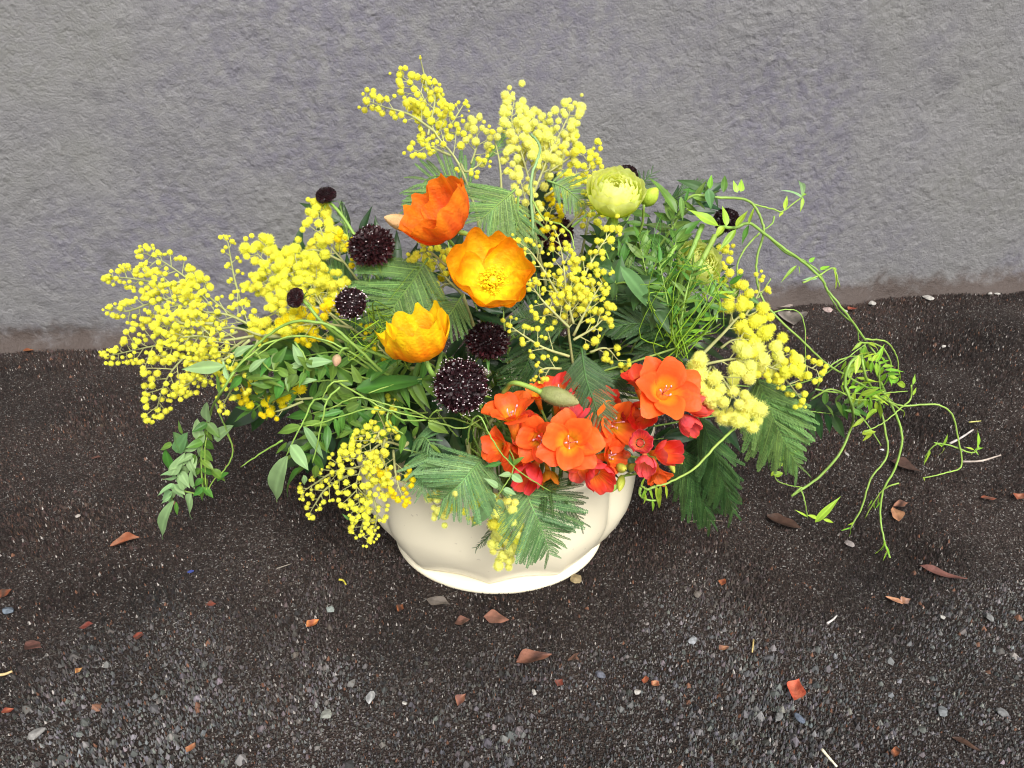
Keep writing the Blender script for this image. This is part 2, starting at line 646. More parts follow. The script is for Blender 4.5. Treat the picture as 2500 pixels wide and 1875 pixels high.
def build_wall():
    L0 = (WB - WA).length
    ss = np.concatenate([[-9, -5, -2.5, -1.2], np.arange(-0.7, L0 + 0.7, 0.0026), [L0 + 1.2, L0 + 2.5, L0 + 5, L0 + 9]])
    zs = np.concatenate([[-0.06, -0.02], np.arange(0, 0.72, 0.0026), [0.85, 1.1, 1.6, 2.4, 3.6]])
    X, Z = np.meshgrid(ss, zs)
    big = 0.006 * vnoise(X * 3.1, Z * 3.1, 1) + 0.002 * vnoise(X * 9, Z * 9, 2)
    amp = 0.55 + 0.45 * vnoise(X * 5 + 3, Z * 5, 8)
    l1 = vnoise(X * 150 + 0.3 * vnoise(X * 40, Z * 40, 33), Z * 165 + 0.3 * vnoise(X * 44, Z * 44, 34), 5)
    l2 = vnoise(X * 205, Z * 210, 6)
    l3 = vnoise(X * 36, Z * 52, 7)
    blob = np.clip(vnoise(X * 135, Z * 140, 14) - 0.45, 0, 1) * 2.2
    fade = np.clip((X + 0.7) / 0.4, 0, 1) * np.clip((L0 + 0.7 - X) / 0.4, 0, 1) * np.clip((0.74 - Z) / 0.05, 0, 1)
    D = big + fade * amp * (0.0005 * l1 + 0.0006 * l2 + 0.0003 * l3 + 0.0014 * blob)
    toe = np.clip(1 - (Z + 0.0) / (0.035 + 0.012 * vnoise(X * 8, Z * 0, 12)), 0, 1.3)
    D = D + 0.016 * toe ** 2 * (1 + 0.5 * vnoise(X * 14, Z * 20, 13) * fade)
    o = WA
    co = np.stack([o.x + WD.x * X + WN.x * D, o.y + WD.y * X + WN.y * D, Z], -1).reshape(-1, 3)
    nf = len(co)
    me = np_mesh('wall_face', co, gridfaces(len(ss), len(zs)), M['wall'])
    w = put('stucco_wall', me)
    # body behind the face, so the wall has its thickness
    b = MB()
    a, c = WA + WD * -9, WA + WD * (L0 + 9)
    for z in (-0.06, 3.6):
        for q in (a - WN * 0.02, c - WN * 0.02, c - WN * 0.25, a - WN * 0.25):
            b.v.append(Vector((q.x, q.y, z)))
            b.c.append((1, 1, 1))
    b.f += [(4, 5, 6, 7), (3, 2, 1, 0), (0, 1, 5, 4), (1, 2, 6, 5), (2, 3, 7, 6), (3, 0, 4, 7)]
    b.build('wall_core', M['wall'], w, True)
    tag(w, 'rough grey painted stucco wall behind the flowers', 'wall')


build_ground()
build_wall()


# ------------------------------------------------------------------ the bowl
BC = Vector((-0.015, 0.68, 0.0))


def build_bowl():
    t = thing('flower_bowl', 'cream glazed lobed ceramic bowl on a flared foot, holding the flowers', 'bowl', BC)
    creases = [math.radians(a) for a in (-25, 28, 90, 152, 205)]

    def ell(th, a, b):
        return 1.0 / math.sqrt((math.cos(th) / a) ** 2 + (math.sin(th) / b) ** 2)

    prof = [(0.0, 0.82), (0.08, 0.875), (0.2, 0.935), (0.35, 0.985), (0.55, 1.0), (0.75, 1.01), (0.9, 1.04), (1.0, 1.10)]

    def pf(h):
        for (h0, r0), (h1, r1) in zip(prof, prof[1:]):
            if h <= h1:
                f = (h - h0) / (h1 - h0)
                f = f * f * (3 - 2 * f) * 0.5 + f * 0.5
                return r0 + (r1 - r0) * f
        return prof[-1][1]

    def outer(th, h):
        cr = 0.0
        for c in creases:
            d = (th - c + math.pi) % (2 * math.pi) - math.pi
            cr += math.exp(-(abs(d) / 0.10) ** 1.3)
        k = ((math.degrees(th) + 122) / 43.0) % 1.0
        scal = abs(math.sin(math.pi * k))
        low = max(0.0, 1 - h / 0.22)
        r = ell(th, 0.149, 0.1125) * pf(h) * (1 - cr * (0.13 * h ** 0.7 + 0.012)) * (1 + 0.024 * (1 - scal) * low - 0.008 * low)
        z0 = 0.0075 + 0.0065 * scal
        return Vector((BC.x + r * math.cos(th), BC.y + r * math.sin(th), z0 + (0.150 - z0) * h))

    b = MB()
    n = 200
    hs_ = [0.0, 0.02, 0.05, 0.1, 0.16, 0.22, 0.3, 0.38, 0.46, 0.54, 0.62, 0.7, 0.78, 0.86, 0.93, 1.0]
    rows = []
    cen = Vector((BC.x, BC.y, 0))
    under = []
    for f, dz in ((0.80, 0.004), (0.92, 0.001)):
        under.append([(lambda p: Vector((cen.x + (p.x - cen.x) * f, cen.y + (p.y - cen.y) * f, p.z + dz)))(outer(2 * math.pi * j / n, 0.0)) for j in range(n)])
    rows += under
    for h in hs_:
        rows.append([outer(2 * math.pi * j / n, h) for j in range(n)])
    for h, ins, dz in ((1.0, 0.975, 0.0015), (1.0, 0.955, -0.001), (0.9, 0.955, 0), (0.7, 0.955, 0), (0.5, 0.95, 0), (0.3, 0.94, 0), (0.15, 0.9, 0), (0.12, 0.5, 0), (0.11, 0.02, 0)):
        row = []
        for j in range(n):
            p = outer(2 * math.pi * j / n, h)
            row.append(Vector((cen.x + (p.x - cen.x) * ins, cen.y + (p.y - cen.y) * ins, p.z + dz)))
        rows.append(row)
    for r in rows:
        b.v += r
        b.c += [(1, 1, 1)] * n
    for i in range(len(rows) - 1):
        for j in range(n):
            j2 = (j + 1) % n
            b.f.append((i * n + j, i * n + j2, (i + 1) * n + j2, (i + 1) * n + j))
    b.build('body', M['glaze'], t)
    f = MB()
    fp = [(0.0, 0.90), (0.0, 0.985), (0.0015, 1.0), (0.0045, 1.008), (0.0075, 0.995), (0.0095, 0.965), (0.0115, 0.92), (0.014, 0.87), (0.020, 0.82), (0.03, 0.80)]
    for z, k in fp:
        for j in range(n):
            th = 2 * math.pi * j / n
            r = ell(th, 0.117, 0.0985) * k
            f.v.append(Vector((BC.x + r * math.cos(th), BC.y + r * math.sin(th), z - 0.0035)))
            f.c.append((1, 1, 1))
    for i in range(len(fp) - 1):
        for j in range(n):
            j2 = (j + 1) % n
            f.f.append((i * n + j, i * n + j2, (i + 1) * n + j2, (i + 1) * n + j))
    f.build('foot', M['glaze'], t)


build_bowl()


def mouth(k=0.07):
    """A point down in the bowl where a stem ends."""
    a, r = rnd(0, 6.28), rnd(0, 1) ** 0.5
    return Vector((BC.x + math.cos(a) * r * 0.09, BC.y + math.sin(a) * r * 0.06, rnd(0.04, 0.07)))


def stem_to_bowl(base, axis, droop=0.03):
    """Path from a flower's base back into the bowl."""
    m = mouth()
    rim = Vector((BC.x + (m.x - BC.x) * 1.0, BC.y + (m.y - BC.y), 0.15))
    mid = base.lerp(rim, 0.4) + Vector((0, 0.055, 0.0))
    return smooth([base, base - axis * min(0.022, (base - rim).length * 0.2) + Vector((0, 0.012, 0)), mid, rim, m], 5)


# ------------------------------------------------------------------ leaves
LEAF = {}


def leaf_mesh(shape, var, mat):
    key = (shape, var, mat)
    if key in LEAF:
        return LEAF[key]
    ratio, pw, tip = {'lance': (0.27, 0.72, 1.0), 'ovate': (0.46, 0.62, 0.9), 'round': (0.68, 0.75, 0.6), 'strap': (0.13, 0.6, 1.0), 'oval': (0.5, 0.95, 0.55)}[shape]
    r = random.Random(sum(map(ord, shape)) * 13 + var * 7)
    fold, droop, twist, wav = r.uniform(0.05, 0.35), r.uniform(-0.05, 0.32), r.uniform(-0.5, 0.5), r.uniform(0.0, 0.03)
    ph = r.uniform(0, 6)

    def fn(s, t):
        t = t * 2 - 1
        w = 0.5 * ratio * math.sin(math.pi * min(1, s) ** pw) ** tip * (1 - 0.25 * s ** 3)
        if s < 0.04:
            w = max(w, 0.008)
        x = w * t
        z = fold * abs(x) - droop * s * s + wav * math.sin(9 * s + ph + 2 * t) * abs(t)
        tw = twist * s
        y = s * (1 - 0.12 * abs(droop) * s)
        return Vector((x * math.cos(tw) - z * 0 * math.sin(tw), y, z + x * math.sin(tw)))

    def cf(s, t):
        k = abs(t * 2 - 1)
        c = 1.28 if k < 0.1 else (0.94 + 0.1 * k)
        return (c, c, c * 0.98)

    b = MB()
    b.grid(fn, 9, 6, cf)
    LEAF[key] = b.mesh('leaf', M[mat])
    return LEAF[key]


def leaf(parent, base, tip, shape, mat, normal=None, sx=1.0, name='leaf'):
    d = tip - base
    n = normal or (TO * 0.7 + Vector((0, 0, 0.7)) + rvec(0.6))
    return put(name, leaf_mesh(shape, random.randrange(6), mat), parent, basis(base, d, n, d.length, sx))


def leafpx(parent, u0, v0, u1, v1, dy=0.0, dy1=None, shape='lance', mat='mid', sx=1.0):
    a, b = S(u0, v0, dy), S(u1, v1, dy if dy1 is None else dy1)
    sx *= max(0.4, min(1.1, math.hypot(u1 - u0, v1 - v0) * mpx(a) / (b - a).length))
    return leaf(parent, a, b, shape, mat, TO * 0.8 + UP * 0.35 + rvec(0.4), sx)


def pathpx(pts, k=5):
    return smooth([S(*p) if not isinstance(p, Vector) else p for p in pts], k)


def stem_obj(parent, pts, r0, r1, mat='stem', name='stem', n=6, col=(1, 1, 1), col2=None):
    b = MB()
    b.tube(pts, r0, r1, n, col, col2)
    return b.build(name, M[mat], parent)


def leaves_along(parent, pts, shape, mat, lpx, step, pair=True, ang=50, start=0.1, end=1.0, tipleaf=True, flat=0.5, petiole=0.0, grow=1.0):
    """Leaves in pairs or by turns along a stem, each one its own object."""
    m = mpx(pts[len(pts) // 2])
    res, tot = along(pts, step=step * m)
    side = 1
    for p, t, f in res:
        if f < start or f > end:
            continue
        view = (CAMP - p).normalized()
        for s in ((1, -1) if pair else (side,)):
            lat = t.cross(view)
            if lat.length < 1e-4:
                continue
            lat = lat.normalized() * s
            a = math.radians(ang + rnd(-18, 18))
            d = t * math.cos(a) + lat * math.sin(a) + view * rnd(-flat, flat) + Vector((0, 0, -0.12))
            L = lpx * m * rnd(0.7, 1.15) * (1 - (1 - grow) * f)
            n = view * 0.7 + Vector((0, 0, 0.6)) + rvec(0.5)
            q = p + d.normalized() * petiole * m
            if petiole:
                stem_obj(parent, [p, q], 0.0005, 0.0004, 'stem', 'petiole', 4)
            leaf(parent, q, q + d.normalized() * L, shape, mat, n, rnd(0.85, 1.15))
        side = -side
    if tipleaf:
        p, t, f = res[-1]
        leaf(parent, p, p + (t + rvec(0.25)).normalized() * lpx * m * rnd(0.8, 1.1), shape, mat)


# ------------------------------------------------------------------ feathery fronds
PIN = {}


def pinna_mesh(var, mat):
    key = (var, mat)
    if key in PIN:
        return PIN[key]
    r = random.Random(var * 31 + 5)
    bend, droop = r.uniform(-0.10, 0.16), r.uniform(-0.04, 0.18)
    b = MB()

    def c(s):
        return Vector((bend * s * s, s, -droop * s * s))

    N = 34
    rib = (1.75, 1.6, 1.5)
    pts = [c(i / 8) for i in range(9)]
    for i in range(8):
        p, q = pts[i], pts[i + 1]
        w0, w1 = 0.011 * (1 - i / 9), 0.011 * (1 - (i + 1) / 9)
        b.poly([p + Vector((-w0, 0, 0.004)), p + Vector((w0, 0, 0.004)), q + Vector((w1, 0, 0.004)), q + Vector((-w1, 0, 0.004))], rib)
    for i in range(N):
        s = 0.03 + 0.97 * i / N
        p = c(s)
        L = 0.086 * (1 - 0.65 * s ** 3) * (0.5 + min(1, s * 7) * 0.5)
        for sd_ in (-1, 1):
            l = L * r.uniform(0.8, 1.12)
            d = Vector((sd_ * 0.86, 0.52, r.uniform(-0.25, 0.12))).normalized()
            w = Vector((-d.y * sd_, abs(d.x), 0)) * 0.0145
            k = r.uniform(0.8, 1.15)
            b.poly([p, p + d * l * 0.5 - w * sd_ * sd_, p + d * l, p + d * l * 0.5 + w * sd_ * sd_], (k, k, k))
    PIN[key] = b.mesh('pinna', M[mat], True)
    return PIN[key]


def frond(parent, path, lpx, pairs=14, mat='frond', ang=62, normal=None, peak=0.4, sides=(1, -1), start=0.08, name='frond', spread=0.12, wid=1.0):
    """Twice-divided feathery leaf: rachis, and every pinna an object of its own under it."""
    pts = pathpx(path)
    m = mpx(pts[len(pts) // 2])
    rach = stem_obj(parent, pts, 0.0011, 0.0004, mat, name, 5, (1.7, 1.6, 1.45))
    res, tot = along(pts, n=int(pairs * 1.3) + 2)
    for p, t, f in res:
        if f < start:
            continue
        view = normal or ((CAMP - p).normalized() * 0.8 + UP * 0.3)
        prof = max(0.22, math.sin(math.pi * (0.12 + 0.80 * f ** (math.log(0.5) / math.log(peak)))) ) if f < 1 else 0.5
        for s in sides:
            lat = t.cross(view)
            if lat.length < 1e-4:
                continue
            lat = lat.normalized() * s
            a = math.radians(ang * (1 - 0.45 * f) + rnd(-5, 5))
            d = (t * math.cos(a) + lat * math.sin(a) + view.normalized() * rnd(-spread, spread)).normalized()
            L = lpx * m * prof * rnd(0.88, 1.08)
            put('pinna', pinna_mesh(random.randrange(5), mat), rach, basis(p, d, view + rvec(0.25), L, rnd(0.9, 1.2) * wid * (s if s > 0 else 1)))
    return rach


# ------------------------------------------------------------------ mimosa
BALL = {}


def ball_mesh(fuzzy, var, mat):
    key = (fuzzy, var, mat)
    if key in BALL:
        return BALL[key]
    r = random.Random(var + (50 if fuzzy else 0))
    bm = bmesh.new()
    bmesh.ops.create_icosphere(bm, subdivisions=2, radius=1.0)
    co = [v.co.copy() for v in bm.verts]
    fc = [tuple(v.index for v in f.verts) for f in bm.faces]
    bm.free()
    b = MB()
    for p in co:
        k = r.uniform(0.70, 0.92)
        b.v.append(p * k)
        g = 0.86 + 0.14 * (k - 0.7) / 0.22
        b.c.append((g, g * r.uniform(0.93, 1.0), g))
    b.f = fc
    n = 420 if fuzzy else 190
    for i in range(n):
        z = 1 - 2 * (i + 0.5) / n
        a = i * 2.39996 + r.uniform(-0.3, 0.3)
        q = math.sqrt(1 - z * z)
        d = Vector((q * math.cos(a), q * math.sin(a), z))
        w = d.orthogonal().normalized() * (0.032 if fuzzy else 0.045)
        w.rotate(Matrix.Rotation(r.uniform(0, 3), 3, d))
        L = r.uniform(0.98, 1.2)
        kk = r.uniform(0.95, 1.12)
        b.poly([d * 0.68 - w, d * 0.68 + w, d * L + Vector((r.uniform(-.08, .08), r.uniform(-.08, .08), r.uniform(-.08, .08)))], (kk, kk, kk * 1.25))
    BALL[key] = b.mesh('blossom', M[mat], True)
    return BALL[key]


COUNT = {}


def mimosa(label, sprigs, stem_path=None, fronds=(), group='mimosa branches in the bowl'):
    """One cut branch: stem, its twigs, and every pompom an object of its own.
    sprig = dict(path, ball, gap, side, every, mat, fuzzy, spread)"""
    first = S(*sprigs[0]['path'][0])
    root = thing('mimosa_branch', label, 'mimosa branch', first, group)
    main = stem_path and pathpx(stem_path) or []
    st = MB()
    m = mouth()
    back = [first, first.lerp(Vector((m.x, m.y, 0.16)), 0.5) + Vector((0, 0.015, 0.012)), Vector((m.x, m.y, 0.15)), m]
    st.tube(smooth(back), 0.0019, 0.0023, 6)
    n = 0
    tw = MB()

    def ball(p, px, mt, fuzzy):
        nonlocal n
        r = 0.5 * px * mpx(p) * rnd(0.5, 1.16) ** 0.9
        z = max(p.z, 0.005 + r)
        put('blossom', ball_mesh(fuzzy, random.randrange(4), mt), root, zbasis(Vector((p.x, p.y, z)), rvec().normalized(), r, rnd(0, 6)))
        n += 1

    for sp in sprigs:
        pts = pathpx(sp['path'])
        mm = mpx(pts[len(pts) // 2])
        st.tube(pts, sp.get('r', 0.0013), 0.0005, 5)
        px, gap, side, every = sp['ball'] * 1.08, sp['gap'] * 0.86, sp['side'], sp['every'] * 0.84
        mt, fz, spread, st0 = sp.get('mat', 'yellow'), sp.get('fuzzy', False), sp.get('spread', 0.6), sp.get('start', 0.15)
        res, tot = along(pts, step=every * mm)
        sgn = 1
        for p, t, f in res:
            if f < st0:
                continue
            view = (CAMP - p).normalized()
            lat = t.cross(view).normalized() * sgn
            sgn = -sgn
            a = math.radians(rnd(28, 62))
            d = (t * math.cos(a) + lat * math.sin(a) + view * rnd(-spread, spread)).normalized()
            L = side * mm * (1 - 0.72 * f ** 1.5) * rnd(0.7, 1.2)
            cnt = max(1, int(L / (gap * mm)))
            bend = rvec(0.25)
            q, tp = p, [p]
            s2 = 1
            for i in range(cnt):
                dd = (d + bend * (i / cnt)).normalized()
                q = q + dd * gap * mm
                tp.append(q)
                o = (dd.cross(view).normalized() * s2 + view * rnd(-0.8, 1.0) + dd * 0.4 + rvec(0.3)).normalized()
                s2 = -s2
                bp = q + o * px * mm * rnd(0.6, 1.0)
                tw.tube([q, bp], 0.00035, 0.0003, 3, cap=False)
                if i > 0 or cnt < 3 or rnd(0, 1) < 0.6:
                    ball(bp, px * (1.04 - 0.26 * f), mt, fz)
            ball(q + d * px * mm * 0.3, px * 0.95, mt, fz)
            tw.tube(tp, 0.0006, 0.00035, 4, cap=False)
        p, t, f = res[-1]
        for i in range(3):
            ball(p + (t + rvec(0.5)) * px * mm * (0.4 + i * 0.5), px * (0.95 - 0.15 * i), mt, fz)
    st.build('stem', M['twig'], root)
    o = tw.build('twigs', M['twig'], root)
    o['kind'] = 'stuff'
    for fr_ in fronds:
        frond(root, **fr_)
    COUNT[label] = n
    return root


# ------------------------------------------------------------------ petals
def petal(parent, W, prof, width, a0, ns=10, nt=10, ruffle=0.0, edge=0.08, cf=None, mat='petal', seed=0, name='petal', kf=3.0, tip=None, fine=0.0):
    """Petal around the local Z axis: prof(s) -> (radius, height), width(s) -> half-width, ruffled edge."""
    r = random.Random(seed)
    p1, p2, p3 = r.uniform(0, 6), r.uniform(0, 6), r.uniform(0, 6)

    def fn(s, t):
        t2 = t * 2 - 1 if tip is None else math.sin(math.pi * (t - 0.5))
        e = 1 - (edge * t2 * t2 if tip is None else tip * (1 - math.sqrt(max(0.0, 1 - t2 * t2)))) - edge * 0.5 * (math.sin(t2 * 5 + p1) * 0.5 + 0.5) - edge * 0.25 * math.sin(t2 * 13 + p2)
        se = s * e
        R, z = prof(se)
        w = width(se)
        ang = max(-1.7, min(1.7, w / max(R, 0.12 * w + 1e-5)))
        a = a0 + t2 * ang
        k = ruffle * s * s
        z += k * (math.sin(t2 * kf + p1) + 0.5 * math.sin(t2 * kf * 2.3 + p3))
        R += k * 0.8 * math.sin(t2 * kf * 1.7 + p2 + 2 * s)
        z += fine * s * math.sin(t2 * 17 + p3 + 3 * math.sin(4 * s + p1)) * (0.6 + 0.4 * math.sin(7 * s + p2))
        return Vector((R * math.cos(a), R * math.sin(a), z))

    b = MB()
    b.grid(fn, ns, nt, cf)
    o = put(name, b.mesh(name, M[mat]), parent, W)
    return o


def mixc(a, b, f):
    f = max(0.0, min(1.0, f))
    return tuple(a[i] + (b[i] - a[i]) * f for i in range(3))


def poppy(label, u, v, px, axis, cup, c_base, c_mid, c_edge, dy=0.0, spin=0.0, n=4, centre=True, seed=1, sizes=(1.05, 0.93, 1.05, 0.93, 1.0), wide=1.18):
    P = S(u, v, dy)
    R = 0.5 * px * mpx(P)
    base = P - axis * R * 0.45 * cup
    t = thing('poppy', label, 'poppy', base)
    W = zbasis(base, axis, 1.0, spin)
    H = R * (0.35 + 0.95 * cup)

    def prof_at(k):
        def prof(s):
            r = R * k * (math.sin(s * math.pi / 2 * (1.0 - 0.12 * cup)) ** 0.85)
            z = H * (s ** 2.1) + 0.02 * R
            return r, z
        return prof

    def cf(s, tt):
        e = abs(tt * 2 - 1)
        st = 0.5 + 0.5 * math.sin(tt * 46 + seed) * math.sin(tt * 19 + 2 * seed)
        c = mixc(c_base, c_mid, (s - 0.18) / 0.35 + (st - 0.5) * 0.25)
        c = mixc(c, c_edge, (s - 0.62) / 0.3 + (st - 0.5) * 0.4 + 0.12 * e)
        return (c[0] * (0.9 + 0.16 * st), c[1] * (0.72 + 0.5 * st), c[2])

    for i in range(n):
        inner = i % 2
        a0 = i * 2 * math.pi / n + rnd(-0.15, 0.15)
        petal(t, W, prof_at(sizes[i]), lambda s: R * wide * (0.16 + 0.84 * math.sin(min(0.5, s * 0.66 + 0.06) * math.pi) ** 0.9), a0,
              18, 34, R * 0.12, 0.13, cf, 'poppy', seed * 10 + i, kf=4.5, fine=R * 0.075, tip=0.25)
    if centre:
        b = MB()

        def ov(s, a):
            th = s * math.pi
            return W @ Vector((0.14 * R * math.sin(th) * math.cos(a * 6.283), 0.14 * R * math.sin(th) * math.sin(a * 6.283), R * 0.22 - 0.17 * R * math.cos(th)))
        b.grid(ov, 7, 10, lambda s, a: lin(225, 210, 40))
        b.build('seed_pod', M['plain'], t)
        b = MB()
        for i in range(130):
            a, rr = rnd(0, 6.283), rnd(0.12, 0.40)
            q = Vector((math.cos(a) * rr * R, math.sin(a) * rr * R, R * (0.34 + 0.1 * rnd(-1, 1) - 0.2 * (rr - 0.2))))
            b.tube([W @ Vector((math.cos(a) * 0.1 * R, math.sin(a) * 0.1 * R, R * 0.06)), W @ q], 0.00025, 0.0002, 3, lin(220, 200, 40), cap=False)
            b.octa(W @ q, 0.0011, lin(250, 215, 20))
        o = b.build('stamens', M['plain'], t, True)
        o['kind'] = 'stuff'
    stem_obj(t, stem_to_bowl(base, axis), 0.0021, 0.0022, 'stem')
    return t


def bud(parent, P, axis, L, Rr, col, col2, ridges=6, mat='plain', name='bud', hairs=0):
    W = zbasis(P, axis)
    b = MB()

    def fn(s, a):
        th = a * 2 * math.pi
        r = Rr * (math.sin(math.pi * (0.04 + 0.94 * s) ** 0.85) ** 0.7) * (1 + 0.05 * math.cos(ridges * th))
        return Vector((r * math.cos(th), r * math.sin(th), (s - 0.5) * L))
    b.grid(fn, 12, 18, lambda s, a: mixc(col, col2, s), close=True)
    o = put(name, b.mesh(name, M[mat]), parent, W)
    if hairs:
        h = MB()
        for i in range(hairs):
            s, a = rnd(0.08, 0.92), rnd(0, 1)
            p = fn(s, a)
            d = Vector((p.x, p.y, p.z * 0.3)).normalized() + rvec(0.4)
            w = d.orthogonal().normalized() * 0.00016
            h.poly([W @ (p - w), W @ (p + w), W @ (p + d * rnd(0.001, 0.0022))], lin(150, 140, 95))
        ho = h.build('hairs', M['plain'], parent, True)
        ho['kind'] = 'stuff'
    return o


def scabiosa(label, u, v, px, axis, dy=0.0, dots=60, shag=0.25, tone=1.0, stem=None, green=True, seed=0):
    P = S(u, v, dy)
    R = 0.5 * px * mpx(P)
    t = thing('scabiosa', label, 'scabiosa', P - axis * R, 'dark scabiosa heads')
    W = zbasis(P, axis)
    core = MB()
    dk, rd = (0.013 * tone, 0.005 * tone, 0.006 * tone), (0.045 * tone, 0.008 * tone, 0.011 * tone)

    def fn(s, a):
        th = s * math.pi * 0.93
        return Vector((0.83 * R * math.sin(th) * math.cos(a * 6.2832), 0.83 * R * math.sin(th) * math.sin(a * 6.2832), 0.66 * R * math.cos(th)))
    core.grid(fn, 12, 20, lambda s, a: dk, close=True)
    put('head', core.mesh('head', M['maroon']), t, W)
    fl = MB()
    n = 230
    for i in range(n):
        z = 1 - 1.62 * (i + 0.5) / n
        a = i * 2.39996
        q = math.sqrt(max(0, 1 - z * z))
        d = Vector((q * math.cos(a), q * math.sin(a), z * 0.8))
        base = d * 0.78 * R
        ln = R * (0.15 + 0.75 * shag * (0.4 + 0.6 * (1 - abs(z)))) * rnd(0.7, 1.2)
        o = d.orthogonal().normalized()
        for k in range(4):
            o2 = o.copy()
            o2.rotate(Matrix.Rotation(k * 1.57 + rnd(-.4, .4), 3, d))
            tipd = (d * 0.85 + o2 * rnd(0.3, 0.75) + rvec(0.2)).normalized()
            s2 = tipd.cross(d).normalized() * R * 0.085
            c = mixc(dk, rd, rnd(0, 1) * (0.35 + 0.65 * (z < 0.2)))
            mid = base + tipd * ln * 0.65
            fl.poly([W @ base, W @ (mid - s2), W @ (base + tipd * ln), W @ (mid + s2)], c)
    o = fl.build('florets', M['maroon'], t, True)
    o['kind'] = 'stuff'
    if dots:
        b = MB()
        for i in range(dots):
            z = 1 - 1.35 * (i + 0.5) / dots
            a = i * 2.39996 + rnd(-0.5, 0.5)
            q = math.sqrt(max(0, 1 - z * z))
            d = Vector((q * math.cos(a), q * math.sin(a), z * 0.8)) + rvec(0.06)
            p = d * R * rnd(0.98, 1.14)
            b.tube([W @ (d * R * 0.75), W @ p], 0.00022, 0.00018, 3, (0.12, 0.05, 0.07), cap=False)
            g = rnd(0.35, 0.9)
            b.octa(W @ p, 0.00062 * rnd(0.7, 1.25), (g, g * 0.9, g * 0.92))
        o = b.build('anthers', M['plain'], t, True)
        o['kind'] = 'stuff'
    if green:
        for i in range(7):
            a = i * 0.9 + rnd(-.2, .2)
            d = W.to_3x3() @ Vector((math.cos(a), math.sin(a), -0.25))
            b0 = P - axis * R * 0.6
            leaf(t, b0, b0 + d * R * rnd(1.0, 1.5), 'strap', 'mid', axis, 1.0, 'bract')
    base = P - axis * R * 0.6
    pts = pathpx([base] + stem) if stem else stem_to_bowl(base, axis)
    stem_obj(t, pts, 0.0014, 0.0016, 'stem')
    return t


def ranunculus(label, u, v, px, axis, dy=0.0, c_out=(0.86, 0.92, 0.11), c_in=(0.93, 0.95, 0.28), seed=3):
    P = S(u, v, dy)
    R = 0.5 * px * mpx(P)
    t = thing('ranunculus', label, 'ranunculus', P - axis * R)
    W = zbasis(P, axis)
    k = 0
    for layer in range(7):
        rl = R * (1.0 - 0.12 * layer)
        top = math.radians(74 - 9.0 * layer)
        cnt = 5
        for i in range(cnt):
            a0 = i * 6.2832 / cnt + layer * 0.55 + rnd(-0.15, 0.15)
            jr = rnd(0.97, 1.03)

            def prof(s, rl=rl * jr, top=top + rnd(-0.08, 0.08)):
                ph = math.pi * 0.97 - (math.pi * 0.97 - top) * s
                fl_ = 1 + 0.06 * s ** 6
                return rl * math.sin(ph) * fl_, -rl * 0.92 * -math.cos(ph) * 1.0

            def width(s, rl=rl):
                return rl * 1.0 * math.sin(math.pi * (0.12 + 0.72 * s)) ** 0.8

            petal(t, W, lambda s, pr=prof: (pr(s)[0], pr(s)[1]), width, a0, 12, 14, R * 0.05, 0.09,
                  lambda s, tt, L=layer: mixc(mixc(c_out, c_in, L / 6), (0.88, 0.90, 0.50), (s - 0.6) * 1.4), 'ranunculus', seed * 100 + k, kf=5.0, fine=R * 0.012)
            k += 1
    stem_obj(t, stem_to_bowl(P - axis * R * 0.9, axis), 0.002, 0.0022, 'stem')
    for i in range(4):
        a = i * 1.6
        d = W.to_3x3() @ Vector((math.cos(a), math.sin(a), -0.3))
        b0 = P - axis * R * 0.85
        leaf(t, b0, b0 + d * R * 0.9, 'lance', 'bright', axis, 1.0, 'sepal')
    return t


FO = (0.92, 0.145, 0.024)
FR = (0.86, 0.075, 0.035)
FP = (0.88, 0.13, 0.15)
FY = (0.92, 0.50, 0.03)


